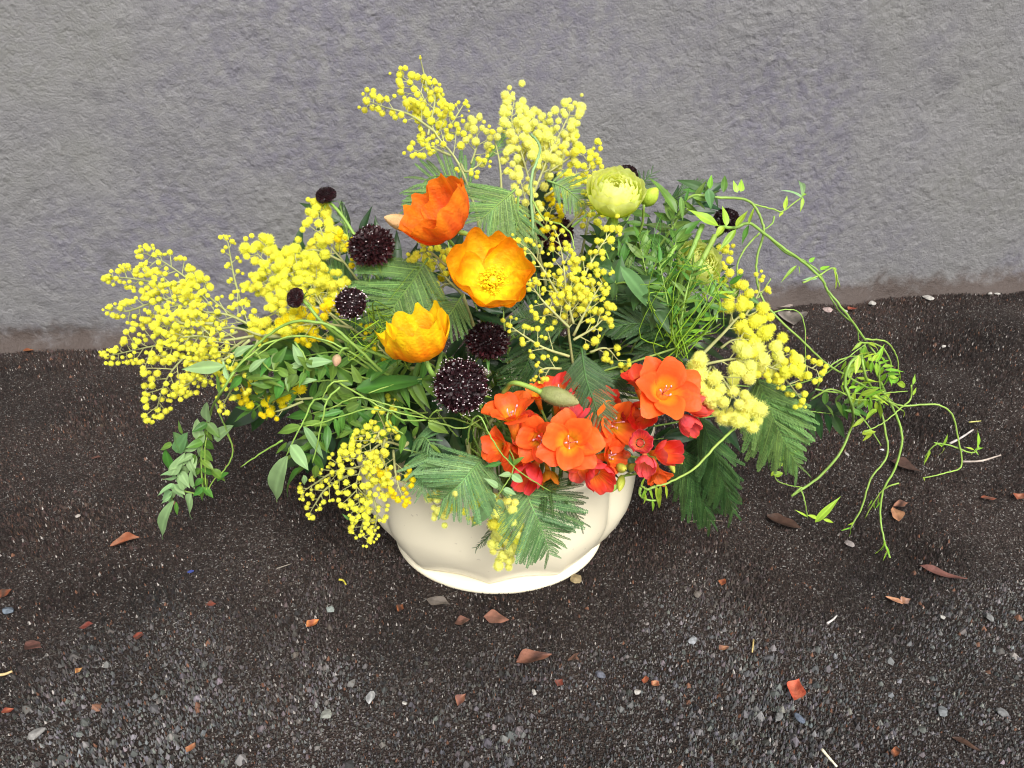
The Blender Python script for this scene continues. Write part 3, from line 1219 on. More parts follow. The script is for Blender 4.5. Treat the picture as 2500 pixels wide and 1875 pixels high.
def freesia_flower(parent, u, v, px, axis, dy=0.0, opening=1.0, col=FO, edge=None, n=6, seed=1, throat=True, spin=0.0):
    """One funnel flower: tube, petals in two whorls, stamens."""
    P = S(u, v, dy)
    R = 0.585 * px * mpx(P)
    edge = edge or col
    depth = R * (1.15 - 0.35 * opening)
    W = zbasis(P - axis * depth * 0.45, axis, 1.0, spin)
    tb = MB()
    tb.tube([W @ Vector((0, 0, -R * 1.15)), W @ Vector((0, 0, -R * 0.4)), W @ Vector((0, 0, 0.05 * R))], R * 0.10, R * 0.22, 9, FY, mixc(FY, col, 0.8), cap=True)
    f = tb.build('flower', M['petal'], parent)

    def prof(s, k=1.0):
        r = R * (0.16 + (0.12 + 0.80 * opening) * k * s ** (1.45 - 0.40 * opening))
        z = depth * (1.0 * s ** 0.75 - 0.30 * opening * s ** 3)
        if opening < 0.6:
            r = R * (0.26 + 0.42 * math.sin(min(1, s * 1.05) * math.pi * (0.62 + 0.25 * (0.6 - opening))) * k)
            z = R * 1.35 * s
        return r, z

    def cf(s, t):
        c = mixc(FY, col, (s - 0.12) / 0.36) if throat else mixc(mixc(FY, col, 0.55), col, s * 2)
        st = 0.5 + 0.5 * math.sin(t * 61 + seed) * math.sin(t * 23 + 3 * s)
        c = mixc(c, edge, (s - 0.55) * 1.4 + 0.1 * (st - 0.5))
        return tuple(q * (0.86 + 0.24 * st) for q in c)

    for i in range(n):
        w2 = i % 2
        a0 = i * 6.2832 / n + rnd(-0.12, 0.12)
        kk = rnd(0.98, 1.06) if w2 == 0 else rnd(0.78, 0.86)
        petal(f, W, (lambda s, kk=kk: (prof(s, kk)[0], prof(s, kk)[1] + (0.16 * R * s if kk < 0.9 else 0.0))), lambda s: R * (0.08 + 0.40 * min(1.0, math.sin(math.pi * min(0.5, 0.04 + 0.75 * s)))), a0,
              14, 20, R * 0.055, 0.05, cf, 'petal', seed * 20 + i, tip=0.52, fine=R * 0.016)
    if throat and opening > 0.6:
        b = MB()
        for i in range(4):
            a = i * 1.6 + rnd(-.3, .3)
            q = W @ Vector((math.cos(a) * R * rnd(0.08, 0.22), math.sin(a) * R * rnd(0.08, 0.22), R * rnd(0.35, 0.55)))
            b.tube([W @ Vector((0, 0, 0)), q], 0.0004, 0.0004, 4, lin(225, 150, 150))
            b.tube([q, q + axis * 0.002 + rvec(0.002)], 0.0008, 0.0007, 4, lin(240, 190, 200))
        o = b.build('stamens', M['plain'], f)
        o['kind'] = 'stuff'
    return f


def small_bud(parent, u, v, px, axis, dy, col, col2, asp=0.5):
    P = S(u, v, dy)
    L = px * mpx(P)
    return bud(parent, P, axis, L, L * asp * 0.5, col, col2, 3, 'plain')


# ------------------------------------------------------------------ leafy filler stems deep in the bouquet
def leafy(label, path, shape, mat, lpx, step, pair=True, ang=50, r=0.0014, start=0.15, name='leafy_stem', cat='leafy stem', stemmat='stem', flat=0.5, grow=0.8, root=True, extra=()):
    pts = pathpx(path)
    t = thing(name, label, cat, pts[0], 'green stems filling out the bouquet')
    full = pts
    if root:
        m = mouth()
        full = smooth([m, Vector((m.x, m.y, 0.15)), Vector((m.x, m.y, 0.15)).lerp(pts[0], 0.55) + Vector((0, 0.01, 0.015)), pts[0]]) + pts[1:]
    stem_obj(t, full, r, r * 0.45, stemmat)
    leaves_along(t, pts, shape, mat, lpx * 1.1, step * 0.8, pair, ang, start, flat=flat, grow=grow)
    for e in extra:
        leafpx(t, *e[:4], **(e[4] if len(e) > 4 else {}))
    return t


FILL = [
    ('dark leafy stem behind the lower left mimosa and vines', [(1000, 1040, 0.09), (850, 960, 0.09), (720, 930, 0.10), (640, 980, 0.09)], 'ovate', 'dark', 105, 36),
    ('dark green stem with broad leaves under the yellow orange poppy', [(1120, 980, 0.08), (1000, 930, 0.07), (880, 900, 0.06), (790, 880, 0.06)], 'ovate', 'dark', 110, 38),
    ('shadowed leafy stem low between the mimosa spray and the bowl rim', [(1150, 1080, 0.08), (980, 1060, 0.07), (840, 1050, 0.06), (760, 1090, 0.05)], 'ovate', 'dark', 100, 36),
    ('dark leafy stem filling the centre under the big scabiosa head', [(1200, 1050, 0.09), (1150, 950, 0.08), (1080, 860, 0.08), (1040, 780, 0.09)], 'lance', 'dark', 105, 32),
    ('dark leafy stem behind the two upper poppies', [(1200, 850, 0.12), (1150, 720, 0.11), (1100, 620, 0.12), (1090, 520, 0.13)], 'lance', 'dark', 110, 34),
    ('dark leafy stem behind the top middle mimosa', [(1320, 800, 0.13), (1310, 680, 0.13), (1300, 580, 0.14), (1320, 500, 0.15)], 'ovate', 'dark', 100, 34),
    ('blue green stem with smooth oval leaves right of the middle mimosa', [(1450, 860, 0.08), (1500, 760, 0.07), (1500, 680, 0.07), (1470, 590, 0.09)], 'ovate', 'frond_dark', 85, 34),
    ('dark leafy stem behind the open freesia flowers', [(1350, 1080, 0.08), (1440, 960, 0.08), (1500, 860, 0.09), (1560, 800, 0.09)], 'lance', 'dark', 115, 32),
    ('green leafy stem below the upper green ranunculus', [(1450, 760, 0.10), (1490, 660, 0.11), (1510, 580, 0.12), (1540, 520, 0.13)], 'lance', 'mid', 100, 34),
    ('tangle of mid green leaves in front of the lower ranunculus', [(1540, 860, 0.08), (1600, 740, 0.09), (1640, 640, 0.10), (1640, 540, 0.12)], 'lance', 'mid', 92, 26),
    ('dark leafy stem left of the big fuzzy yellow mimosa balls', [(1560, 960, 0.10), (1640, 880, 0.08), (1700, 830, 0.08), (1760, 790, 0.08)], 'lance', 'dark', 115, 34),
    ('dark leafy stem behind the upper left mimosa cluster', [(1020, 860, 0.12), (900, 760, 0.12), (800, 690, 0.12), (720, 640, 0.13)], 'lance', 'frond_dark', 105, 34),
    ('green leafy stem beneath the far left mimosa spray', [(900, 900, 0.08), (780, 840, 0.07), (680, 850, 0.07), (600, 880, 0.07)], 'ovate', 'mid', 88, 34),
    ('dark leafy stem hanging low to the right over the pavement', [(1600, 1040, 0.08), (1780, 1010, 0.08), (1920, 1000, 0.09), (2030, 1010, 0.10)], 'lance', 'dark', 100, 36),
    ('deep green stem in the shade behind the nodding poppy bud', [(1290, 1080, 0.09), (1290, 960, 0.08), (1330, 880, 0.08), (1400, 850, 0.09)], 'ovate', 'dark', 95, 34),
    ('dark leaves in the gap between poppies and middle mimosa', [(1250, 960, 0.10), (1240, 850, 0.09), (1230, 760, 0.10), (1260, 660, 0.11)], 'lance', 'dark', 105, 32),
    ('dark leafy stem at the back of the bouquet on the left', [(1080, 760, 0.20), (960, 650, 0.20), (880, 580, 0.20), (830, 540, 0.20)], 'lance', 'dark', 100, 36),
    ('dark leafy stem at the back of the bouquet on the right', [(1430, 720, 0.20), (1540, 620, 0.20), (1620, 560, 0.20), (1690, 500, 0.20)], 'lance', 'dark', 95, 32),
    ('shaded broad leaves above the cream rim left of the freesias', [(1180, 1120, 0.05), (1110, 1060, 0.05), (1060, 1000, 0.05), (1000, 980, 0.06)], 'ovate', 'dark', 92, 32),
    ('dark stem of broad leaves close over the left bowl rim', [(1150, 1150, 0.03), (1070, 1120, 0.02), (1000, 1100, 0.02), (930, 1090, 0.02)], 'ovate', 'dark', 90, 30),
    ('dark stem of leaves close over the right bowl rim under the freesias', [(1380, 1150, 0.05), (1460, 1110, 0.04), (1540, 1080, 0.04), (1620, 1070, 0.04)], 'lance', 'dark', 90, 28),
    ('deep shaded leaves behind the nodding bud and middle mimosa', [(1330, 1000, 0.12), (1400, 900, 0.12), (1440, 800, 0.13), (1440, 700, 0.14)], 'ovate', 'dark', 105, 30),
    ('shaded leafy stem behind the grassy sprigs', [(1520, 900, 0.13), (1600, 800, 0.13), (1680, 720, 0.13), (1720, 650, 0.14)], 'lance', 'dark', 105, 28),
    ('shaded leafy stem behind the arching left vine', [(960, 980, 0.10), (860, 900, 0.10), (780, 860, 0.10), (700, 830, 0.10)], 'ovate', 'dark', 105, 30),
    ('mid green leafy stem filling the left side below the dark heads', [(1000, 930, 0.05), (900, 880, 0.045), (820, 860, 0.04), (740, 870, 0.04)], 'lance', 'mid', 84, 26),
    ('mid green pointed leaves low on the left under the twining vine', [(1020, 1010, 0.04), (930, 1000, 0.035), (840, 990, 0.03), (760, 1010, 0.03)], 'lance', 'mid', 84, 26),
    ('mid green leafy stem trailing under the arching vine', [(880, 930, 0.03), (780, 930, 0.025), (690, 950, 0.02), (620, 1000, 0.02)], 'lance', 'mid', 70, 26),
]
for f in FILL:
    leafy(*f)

leafy('green jagged leafed stem pointing right beside the lowest poppy', [(830, 900, 0.035), (900, 925, 0.03), (980, 930, 0.02), (1030, 925, 0.01)], 'lance', 'mid', 88, 30,
      extra=[(870, 950, 1055, 922, dict(dy=0.01, mat='mid', sx=1.1)), (860, 940, 810, 890, dict(dy=0.01, shape='ovate')), (880, 935, 855, 890, dict(dy=0.008, shape='ovate')), (905, 930, 945, 895, dict(dy=0.008, shape='ovate'))])
leafy('long dark blue green lance leaves right of the middle mimosa', [(1480, 700, 0.05), (1530, 690, 0.04), (1560, 720, 0.03), (1600, 760, 0.02)], 'ovate', 'frond_dark', 66, 40,
      extra=[(1515, 650, 1625, 780, dict(dy=0.02, mat='frond_grey', sx=0.95)), (1500, 690, 1450, 640, dict(dy=0.03, mat='frond_dark', shape='ovate')), (1500, 690, 1495, 735, dict(dy=0.03, mat='frond_dark', shape='ovate'))])

# bright thread-leaved tuft on the right
def tuft(label, u, v, tops, n, dy, mat='mid', w=0.0011):
    base = S(u, v, dy)
    t = thing('grassy_sprig', label, 'grassy foliage', base)
    m = mouth()
    stem_obj(t, smooth([m, Vector((m.x, m.y, 0.15)), base]), 0.0012, 0.001)
    b = MB()
    for i in range(n):
        tu, tv = random.choice(tops)
        e = S(tu + rnd(-45, 45), tv + rnd(-45, 45), dy + rnd(-0.03, 0.03))
        s0 = base + rvec(0.012)
        c = s0.lerp(e, 0.55) + rvec(0.032)
        k = rnd(0.6, 1.5)
        b.tube(smooth([s0, c, e], 4), w * rnd(0.6, 1.2), 0.0002, 3, (k, k, k * 0.8), cap=False)
    o = b.build('blades', M[mat], t)
    o['kind'] = 'stuff'
    return t


t = tuft('bright grassy sprig of fine blades in front of the lower ranunculus', 1650, 850, [(1620, 640), (1660, 600), (1700, 690), (1600, 720), (1720, 740), (1680, 650)], 22, 0.03, 'bright', 0.0008)
for pth in ([(1650, 850, 0.03), (1630, 740, 0.03), (1610, 640, 0.04)], [(1655, 850, 0.03), (1670, 740, 0.03), (1690, 660, 0.04)], [(1660, 850, 0.04), (1700, 780, 0.03), (1735, 720, 0.03)]):
    pp = pathpx(pth)
    stem_obj(t, pp, 0.001, 0.0005)
    leaves_along(t, pp, 'strap', random.choice(['bright', 'mid', 'mid']), 70, 17, False, 40, flat=1.0)
    leaves_along(t, pp, 'lance', 'mid', 50, 26, True, 55, flat=1.0)
t = tuft('fine darker grassy blades beside the upper right leaves', 1600, 800, [(1540, 600), (1580, 560), (1620, 590), (1660, 560), (1560, 660)], 26, 0.07, 'mid', 0.0008)
for pth in ([(1600, 800, 0.07), (1580, 680, 0.07), (1560, 590, 0.08)], [(1600, 800, 0.07), (1630, 690, 0.07), (1650, 590, 0.08)], [(1590, 800, 0.06), (1545, 730, 0.07), (1520, 640, 0.08)]):
    pp = pathpx(pth)
    stem_obj(t, pp, 0.001, 0.0005)
    leaves_along(t, pp, 'lance', 'mid', 62, 22, True, 35, flat=0.8)
tuft('pale feathery sprig above the lowest poppy', 940, 800, [(880, 770), (900, 830), (960, 770), (850, 800), (920, 860)], 26, 0.02, 'bright', 0.0008)


# ------------------------------------------------------------------ mimosa branches
def sp(path, ball=17, gap=20, side=90, every=24, **k):
    return dict(path=path, ball=ball, gap=gap, side=side, every=every, **k)


def F(path, lpx, **k):
    return dict(path=path, lpx=lpx, **k)


mimosa('tall mimosa spray at the upper left with a bare tip reaching highest', [
    sp([(1165, 520, 0.10), (1120, 400, 0.10), (1060, 320, 0.10), (1030, 230, 0.10), (985, 190, 0.10)], 20, 20, 95, 20, start=0.32),
    sp([(1060, 320, 0.10), (1000, 280, 0.10), (940, 262, 0.10), (895, 245, 0.10)], 20, 22, 40, 24),
    sp([(1045, 330, 0.10), (1062, 240, 0.10), (1045, 200, 0.10)], 17, 18, 45, 20),
    sp([(1080, 340, 0.10), (1110, 290, 0.10), (1130, 258, 0.10)], 13, 16, 40, 22),
    sp([(1100, 380, 0.09), (1050, 360, 0.08), (1020, 370, 0.08)], 16, 18, 40, 20),
    sp([(1125, 400, 0.09), (1140, 420, 0.08), (1180, 395, 0.08)], 13, 15, 30, 20),
    sp([(1150, 400, 0.13), (1165, 350, 0.14), (1160, 305, 0.14)], 22, 18, 45, 16, mat='paleyellow', fuzzy=True),
    dict(path=[(1045, 230, 0.10), (1035, 180, 0.10), (1027, 146, 0.10)], ball=9, gap=30, side=6, every=200, start=2),
], fronds=[
    F([(1170, 460, 0.10), (1100, 430, 0.11), (1040, 440, 0.12), (1010, 500, 0.12)], 95, mat='frond', pairs=12),
    F([(1080, 430, 0.10), (1060, 470, 0.10), (1010, 520, 0.10)], 80, mat='frond', pairs=10),
    F([(1180, 400, 0.11), (1225, 345, 0.11), (1262, 285, 0.11)], 42, mat='frond', pairs=10, ang=30),
])
mimosa('dense pale mimosa cluster at the top middle above the poppies', [
    sp([(1310, 600, 0.10), (1300, 480, 0.10), (1275, 380, 0.10), (1250, 300, 0.10), (1255, 245, 0.10)], 25, 20, 62, 13, mat='paleyellow', fuzzy=True, start=0.45),
    sp([(1300, 480, 0.10), (1340, 380, 0.10), (1375, 310, 0.10), (1395, 265, 0.10)], 25, 20, 62, 14, mat='paleyellow', fuzzy=True, start=0.2),
    sp([(1300, 470, 0.11), (1310, 390, 0.11), (1320, 330, 0.11), (1300, 290, 0.11)], 25, 20, 60, 14, mat='paleyellow', fuzzy=True, start=0.1),
    sp([(1340, 420, 0.10), (1400, 380, 0.10), (1445, 362, 0.10)], 17, 18, 40, 24, mat='yellow'),
    sp([(1330, 480, 0.09), (1400, 430, 0.09), (1440, 410, 0.09), (1425, 380, 0.09)], 22, 20, 45, 20, mat='yellow'),
    sp([(1380, 560, 0.10), (1430, 500, 0.10), (1435, 440, 0.10)], 19, 20, 42, 20, mat='yellow'),
    sp([(1290, 560, 0.06), (1285, 500, 0.06), (1270, 440, 0.06)], 22, 19, 50, 15, mat='paleyellow', fuzzy=True),
    sp([(1320, 620, 0.10), (1330, 560, 0.10), (1350, 500, 0.10)], 19, 18, 60, 15, mat='deepyellow'),
    sp([(1280, 610, 0.09), (1270, 550, 0.09), (1255, 510, 0.09)], 16, 18, 45, 20, mat='yellow'),
    sp([(1225, 480, 0.10), (1220, 400, 0.10), (1205, 330, 0.10)], 14, 22, 16, 60, mat='yellow'),
], fronds=[
    F([(1258, 462, 0.04), (1215, 500, 0.04), (1175, 535, 0.04)], 118, mat='frond', pairs=13, peak=0.25),
    F([(1265, 480, 0.05), (1262, 540, 0.05), (1250, 620, 0.05)], 90, mat='frond', pairs=12),
    F([(1335, 440, 0.06), (1380, 460, 0.06), (1425, 500, 0.06)], 62, mat='frond', pairs=11),
    F([(1200, 560, 0.06), (1190, 620, 0.06), (1160, 680, 0.06)], 75, mat='frond', pairs=10),
])
mimosa('loose upper mimosa spray at the far left in front of the wall', [
    sp([(600, 790, 0.04), (540, 750, 0.04), (470, 690, 0.04), (400, 640, 0.04), (345, 615, 0.05)], 17, 20, 72, 22, start=0.3),
    sp([(470, 690, 0.04), (390, 690, 0.03), (320, 680, 0.03), (268, 675, 0.03)], 16, 18, 60, 22),
    sp([(450, 720, 0.03), (370, 740, 0.02), (310, 760, 0.02), (275, 750, 0.02)], 16, 18, 66, 22),
    sp([(600, 780, 0.06), (575, 690, 0.06), (565, 640, 0.06), (556, 590, 0.06)], 14, 18, 20, 20),
    sp([(500, 730, 0.03), (480, 700, 0.03), (460, 700, 0.02)], 26, 20, 45, 14, fuzzy=True),
    sp([(540, 770, 0.03), (450, 750, 0.02), (380, 720, 0.02)], 18, 18, 80, 18),
])
mimosa('wide lower mimosa spray at the far left drooping over the pavement', [
    sp([(640, 820, 0.02), (560, 800, 0.02), (450, 830, 0.01), (350, 850, 0.01), (262, 870, 0.01)], 17, 18, 86, 20),
    sp([(580, 810, 0.02), (480, 850, 0.01), (410, 920, 0.0), (378, 1015, 0.0)], 18, 18, 92, 19),
    sp([(610, 820, 0.01), (530, 880, 0.0), (470, 930, 0.0), (440, 950, 0.0)], 17, 18, 80, 20),
    sp([(630, 830, 0.01), (600, 900, 0.0), (560, 960, 0.0), (545, 990, 0.0)], 15, 18, 56, 26),
    sp([(520, 790, 0.0), (440, 790, 0.0), (390, 800, 0.0)], 18, 17, 70, 17),
])
mimosa('fine dense mimosa spray between the far left sprays, behind the arching vine', [
    sp([(640, 810, 0.03), (560, 770, 0.03), (490, 760, 0.02), (430, 740, 0.02)], 15, 16, 75, 16),
    sp([(620, 820, 0.01), (550, 830, 0.0), (480, 820, 0.0), (420, 830, 0.0)], 15, 16, 80, 16),
    sp([(610, 830, 0.0), (560, 870, -0.005), (510, 890, -0.005), (470, 880, -0.005)], 15, 16, 70, 16),
])
mimosa('thick bright mimosa cluster at the left around two dark scabiosa heads', [
    sp([(900, 830, 0.05), (800, 760, 0.05), (720, 680, 0.05), (650, 640, 0.05), (620, 608, 0.06)], 28, 22, 85, 16, fuzzy=True, start=0.3),
    sp([(800, 760, 0.05), (740, 660, 0.05), (690, 640, 0.05)], 28, 22, 75, 15, fuzzy=True),
    sp([(830, 760, 0.03), (740, 750, 0.03), (660, 770, 0.03), (640, 800, 0.03)], 28, 22, 80, 15, mat='yellow', fuzzy=True),
    sp([(860, 800, 0.02), (780, 790, 0.02), (700, 800, 0.02)], 26, 21, 60, 16, mat='deepyellow', fuzzy=True),
    sp([(860, 760, 0.05), (820, 700, 0.05), (770, 680, 0.05)], 24, 22, 65, 18, fuzzy=True),
    sp([(760, 700, 0.06), (690, 690, 0.05), (625, 700, 0.05)], 26, 22, 55, 16, fuzzy=True),
    sp([(900, 720, 0.08), (840, 640, 0.08), (790, 580, 0.08), (775, 515, 0.09)], 27, 22, 66, 16, fuzzy=True, start=0.4),
    sp([(840, 640, 0.08), (770, 610, 0.08), (735, 620, 0.08)], 30, 22, 45, 18, fuzzy=True),
    sp([(900, 690, 0.06), (870, 640, 0.06), (845, 590, 0.06)], 19, 20, 30, 22, mat='deepyellow'),
], fronds=[
    F([(850, 700, 0.08), (800, 650, 0.09), (750, 620, 0.10)], 70, mat='frond', pairs=11, ang=35),
    F([(860, 640, 0.10), (850, 580, 0.10), (830, 500, 0.11)], 30, mat='frond', pairs=8, ang=25),
    F([(1045, 630, 0.03), (1005, 690, 0.03), (965, 745, 0.03), (945, 800, 0.03)], 165, mat='frond', pairs=17, peak=0.3, ang=70),
    F([(960, 640, 0.04), (920, 620, 0.04), (880, 640, 0.04)], 75, mat='frond', pairs=10),
    F([(960, 820, 0.06), (900, 790, 0.06), (840, 800, 0.06)], 80, mat='frond_dark', pairs=12),
    F([(920, 720, 0.07), (860, 700, 0.08), (800, 720, 0.08)], 80, mat='frond_dark', pairs=12),
])
mimosa('small deep yellow mimosa sprig low on the left under the vine leaves', [
    sp([(780, 970, 0.03), (720, 975, 0.02), (660, 975, 0.02), (612, 968, 0.02)], 24, 24, 40, 24, mat='deepyellow'),
    sp([(740, 980, 0.02), (690, 1000, 0.01), (670, 1005, 0.01)], 24, 24, 22, 26, mat='deepyellow'),
])
mimosa('airy mimosa spray in the middle right of the open poppy', [
    sp([(1400, 900, 0.05), (1385, 780, 0.04), (1380, 690, 0.03), (1370, 610, 0.03), (1355, 562, 0.03)], 17, 19, 75, 20, start=0.3),
    sp([(1390, 790, 0.04), (1420, 690, 0.03), (1455, 620, 0.03), (1490, 568, 0.03)], 20, 20, 55, 20, start=0.2),
    sp([(1385, 760, 0.04), (1340, 680, 0.03), (1300, 620, 0.03), (1268, 592, 0.03)], 15, 19, 55, 22),
    sp([(1390, 800, 0.03), (1330, 740, 0.03), (1300, 700, 0.03)], 15, 18, 60, 20),
    sp([(1400, 820, 0.03), (1440, 740, 0.03), (1470, 690, 0.03)], 19, 19, 60, 19),
    sp([(1400, 830, 0.02), (1450, 800, 0.02), (1480, 770, 0.02)], 19, 19, 50, 18),
    sp([(1400, 790, 0.03), (1390, 740, 0.03), (1400, 660, 0.03)], 20, 18, 60, 16),
    sp([(1390, 870, 0.03), (1330, 850, 0.03), (1280, 820, 0.03), (1245, 795, 0.03)], 15, 20, 50, 24),
    sp([(1370, 900, 0.03), (1330, 900, 0.02), (1315, 915, 0.02)], 14, 18, 40, 20),
    sp([(1440, 860, 0.05), (1480, 850, 0.05), (1510, 880, 0.05)], 20, 22, 24, 26),
], fronds=[
    F([(1420, 850, 0.02), (1430, 920, 0.01), (1450, 980, 0.0), (1468, 1030, -0.01)], 92, mat='frond_dark', pairs=16, ang=55),
    F([(1390, 800, 0.05), (1330, 790, 0.05), (1260, 770, 0.05)], 80, mat='frond_dark', pairs=13),
    F([(1440, 840, 0.05), (1400, 880, 0.05), (1380, 960, 0.04)], 80, mat='frond_dark', pairs=12),
    F([(1400, 860, 0.06), (1340, 880, 0.06), (1270, 900, 0.06)], 95, mat='frond_dark', pairs=14),
    F([(1420, 880, 0.06), (1480, 920, 0.05), (1540, 930, 0.05)], 85, mat='frond_dark', pairs=13),
    F([(1430, 760, 0.07), (1480, 720, 0.07), (1530, 640, 0.08)], 95, mat='frond_dark', pairs=14),
    F([(1300, 800, 0.07), (1290, 880, 0.06), (1240, 960, 0.06)], 85, mat='frond_dark', pairs=13),
])
mimosa('mimosa branch on the right with big fuzzy yellow balls', [
    sp([(1655, 910, 0.03), (1720, 890, 0.02), (1800, 875, 0.02), (1880, 870, 0.02)], 40, 34, 60, 26, mat='paleyellow', fuzzy=True, start=0.45, r=0.002),
    sp([(1740, 895, 0.02), (1765, 925, 0.0), (1790, 965, -0.01), (1808, 1000, -0.01)], 46, 34, 88, 20, mat='paleyellow', fuzzy=True),
    sp([(1735, 895, 0.02), (1725, 915, 0.0), (1725, 940, 0.0)], 44, 34, 50, 24, mat='paleyellow', fuzzy=True),
    sp([(1690, 890, 0.03), (1760, 820, 0.04), (1810, 770, 0.05), (1850, 780, 0.05)], 38, 30, 46, 30, fuzzy=True, start=0.5, r=0.002),
    sp([(1780, 800, 0.05), (1790, 750, 0.06), (1795, 700, 0.06)], 30, 24, 36, 20),
    sp([(1820, 770, 0.05), (1850, 720, 0.06), (1855, 690, 0.06)], 16, 20, 36, 24),
    sp([(1760, 850, 0.03), (1790, 830, 0.03), (1830, 830, 0.03)], 30, 28, 30, 30),
    sp([(1850, 875, 0.02), (1910, 880, 0.02), (1960, 890, 0.02), (1995, 905, 0.02)], 20, 20, 62, 20),
    sp([(1860, 890, 0.02), (1920, 930, 0.02), (1955, 975, 0.02)], 17, 19, 46, 22),
    sp([(1850, 880, 0.01), (1890, 900, 0.01), (1920, 900, 0.01)], 30, 26, 36, 26),
], fronds=[
    F([(1840, 900, 0.04), (1872, 980, 0.04), (1905, 1060, 0.04), (1945, 1135, 0.04)], 160, mat='frond', pairs=22, ang=44, peak=0.3),
    F([(1700, 1000, 0.03), (1735, 1080, 0.03), (1760, 1160, 0.03), (1788, 1245, 0.03)], 135, mat='frond_dark', pairs=18, ang=32, peak=0.4),
    F([(1650, 1080, 0.04), (1680, 1150, 0.04), (1710, 1210, 0.04), (1732, 1268, 0.04)], 140, mat='frond_dark', pairs=16, ang=32, peak=0.4),
    F([(1690, 1000, 0.06), (1710, 1060, 0.06), (1650, 1190, 0.06)], 90, mat='frond_dark', pairs=15, ang=30),
    F([(1690, 830, 0.04), (1620, 800, 0.04), (1550, 790, 0.04), (1490, 800, 0.04)], 95, mat='frond_dark', pairs=15, ang=40),
    F([(1690, 835, 0.05), (1620, 850, 0.05), (1560, 865, 0.05)], 70, mat='frond_dark', pairs=11, ang=35),
    F([(1690, 820, 0.05), (1600, 760, 0.06), (1530, 720, 0.06)], 85, mat='frond_dark', pairs=13, ang=38),
    F([(1800, 1000, 0.07), (1860, 1050, 0.07), (1880, 1120, 0.07)], 85, mat='frond_dark', pairs=14, ang=35),
])
mimosa('drooping fine beaded mimosa spray at the lower left edge of the bowl', [
    sp([(985, 1090, 0.02), (940, 1080, 0.0), (900, 1110, -0.01), (870, 1180, -0.02), (880, 1240, -0.02)], 17, 18, 95, 14),
    sp([(960, 1060, 0.01), (930, 1050, 0.0), (915, 1075, -0.01), (850, 1110, -0.01)], 18, 18, 70, 16),
    sp([(960, 1100, 0.01), (965, 1150, -0.01), (975, 1195, -0.02), (985, 1215, -0.02)], 18, 18, 62, 14, mat='deepyellow'),
    sp([(940, 1070, 0.0), (930, 1120, -0.015), (920, 1170, -0.02), (930, 1200, -0.02)], 18, 18, 50, 18),
    sp([(880, 1140, 0.0), (820, 1150, 0.0), (770, 1180, 0.0), (740, 1200, 0.0)], 13, 18, 50, 20),
    sp([(870, 1150, 0.0), (800, 1190, 0.0), (770, 1230, 0.0), (758, 1250, 0.0)], 13, 18, 44, 20),
    sp([(890, 1190, -0.01), (890, 1260, -0.02), (880, 1300, -0.02), (898, 1318, -0.02)], 15, 17, 55, 16),
    sp([(900, 1180, -0.01), (920, 1250, -0.02), (912, 1300, -0.02)], 15, 17, 50, 18),
], fronds=[
    F([(1010, 1075, 0.02), (1040, 1070, 0.0), (1060, 1105, -0.01)], 55, mat='frond_grey', pairs=10),
])
mimosa('short mimosa tail hanging in front of the cream bowl', [
    sp([(1150, 1130, 0.02), (1120, 1180, -0.015), (1085, 1215, -0.02), (1075, 1240, -0.02)], 30, 24, 44, 18, mat='paleyellow', fuzzy=True),
    sp([(1120, 1180, -0.01), (1140, 1215, -0.02), (1165, 1240, -0.02)], 28, 24, 36, 18, mat='yellow', fuzzy=True),
    sp([(1210, 1180, 0.01), (1235, 1230, -0.025), (1240, 1290, -0.03), (1228, 1350, -0.03)], 30, 26, 32, 18, mat='paleyellow', fuzzy=True),
    sp([(1235, 1240, -0.02), (1250, 1290, -0.03), (1258, 1325, -0.03)], 30, 26, 24, 22, mat='yellow', fuzzy=True),
], fronds=[
    F([(1185, 1115, 0.0), (1150, 1150, -0.02), (1120, 1185, -0.03), (1085, 1215, -0.03)], 135, mat='frond_grey', pairs=15, peak=0.3, ang=68),
    F([(1270, 1170, 0.0), (1300, 1240, -0.03), (1325, 1300, -0.035), (1340, 1350, -0.035)], 135, mat='frond_grey', pairs=18, peak=0.38, ang=58),
    F([(1290, 1175, 0.01), (1350, 1200, -0.02), (1395, 1240, -0.025), (1418, 1275, -0.025)], 85, mat='frond_dark', pairs=13, ang=45),
    F([(1250, 1180, 0.0), (1230, 1240, -0.012), (1200, 1300, -0.015), (1165, 1335, -0.015)], 48, mat='frond_dark', pairs=13, ang=40),
    F([(1060, 1080, 0.01), (1035, 1140, -0.01), (1030, 1200, -0.02)], 72, mat='frond_grey', pairs=11, ang=50),
])
mimosa('small soft mimosa sprig tucked between the two upper poppies', [
    sp([(1130, 720, 0.07), (1090, 680, 0.06), (1065, 640, 0.06), (1055, 630, 0.06)], 24, 19, 48, 13, mat='yellow', fuzzy=True, start=0.25),
    sp([(1110, 690, 0.07), (1080, 700, 0.07), (1062, 725, 0.07)], 24, 19, 34, 15, mat='deepyellow', fuzzy=True),
    sp([(1090, 650, 0.04), (1050, 615, 0.03), (1025, 618, 0.03)], 22, 20, 22, 22, mat='yellow'),
], fronds=[
    F([(1130, 720, 0.03), (1100, 765, 0.02), (1075, 800, 0.02)], 78, mat='frond', pairs=11, ang=60),
    F([(1060, 760, 0.05), (1010, 760, 0.05), (950, 770, 0.05)], 70, mat='frond', pairs=12),
    F([(1050, 700, 0.05), (1000, 740, 0.05), (975, 800, 0.05)], 85, mat='frond_dark', pairs=12),
])
mimosa('yellow flecked mimosa twig left of the lowest poppy', [
    sp([(1000, 900, 0.05), (950, 870, 0.04), (920, 840, 0.04), (905, 815, 0.04)], 17, 20, 46, 20, mat='deepyellow'),
    sp([(1000, 950, 0.04), (975, 960, 0.03), (960, 985, 0.03)], 14, 18, 34, 20, mat='yellow'),
])
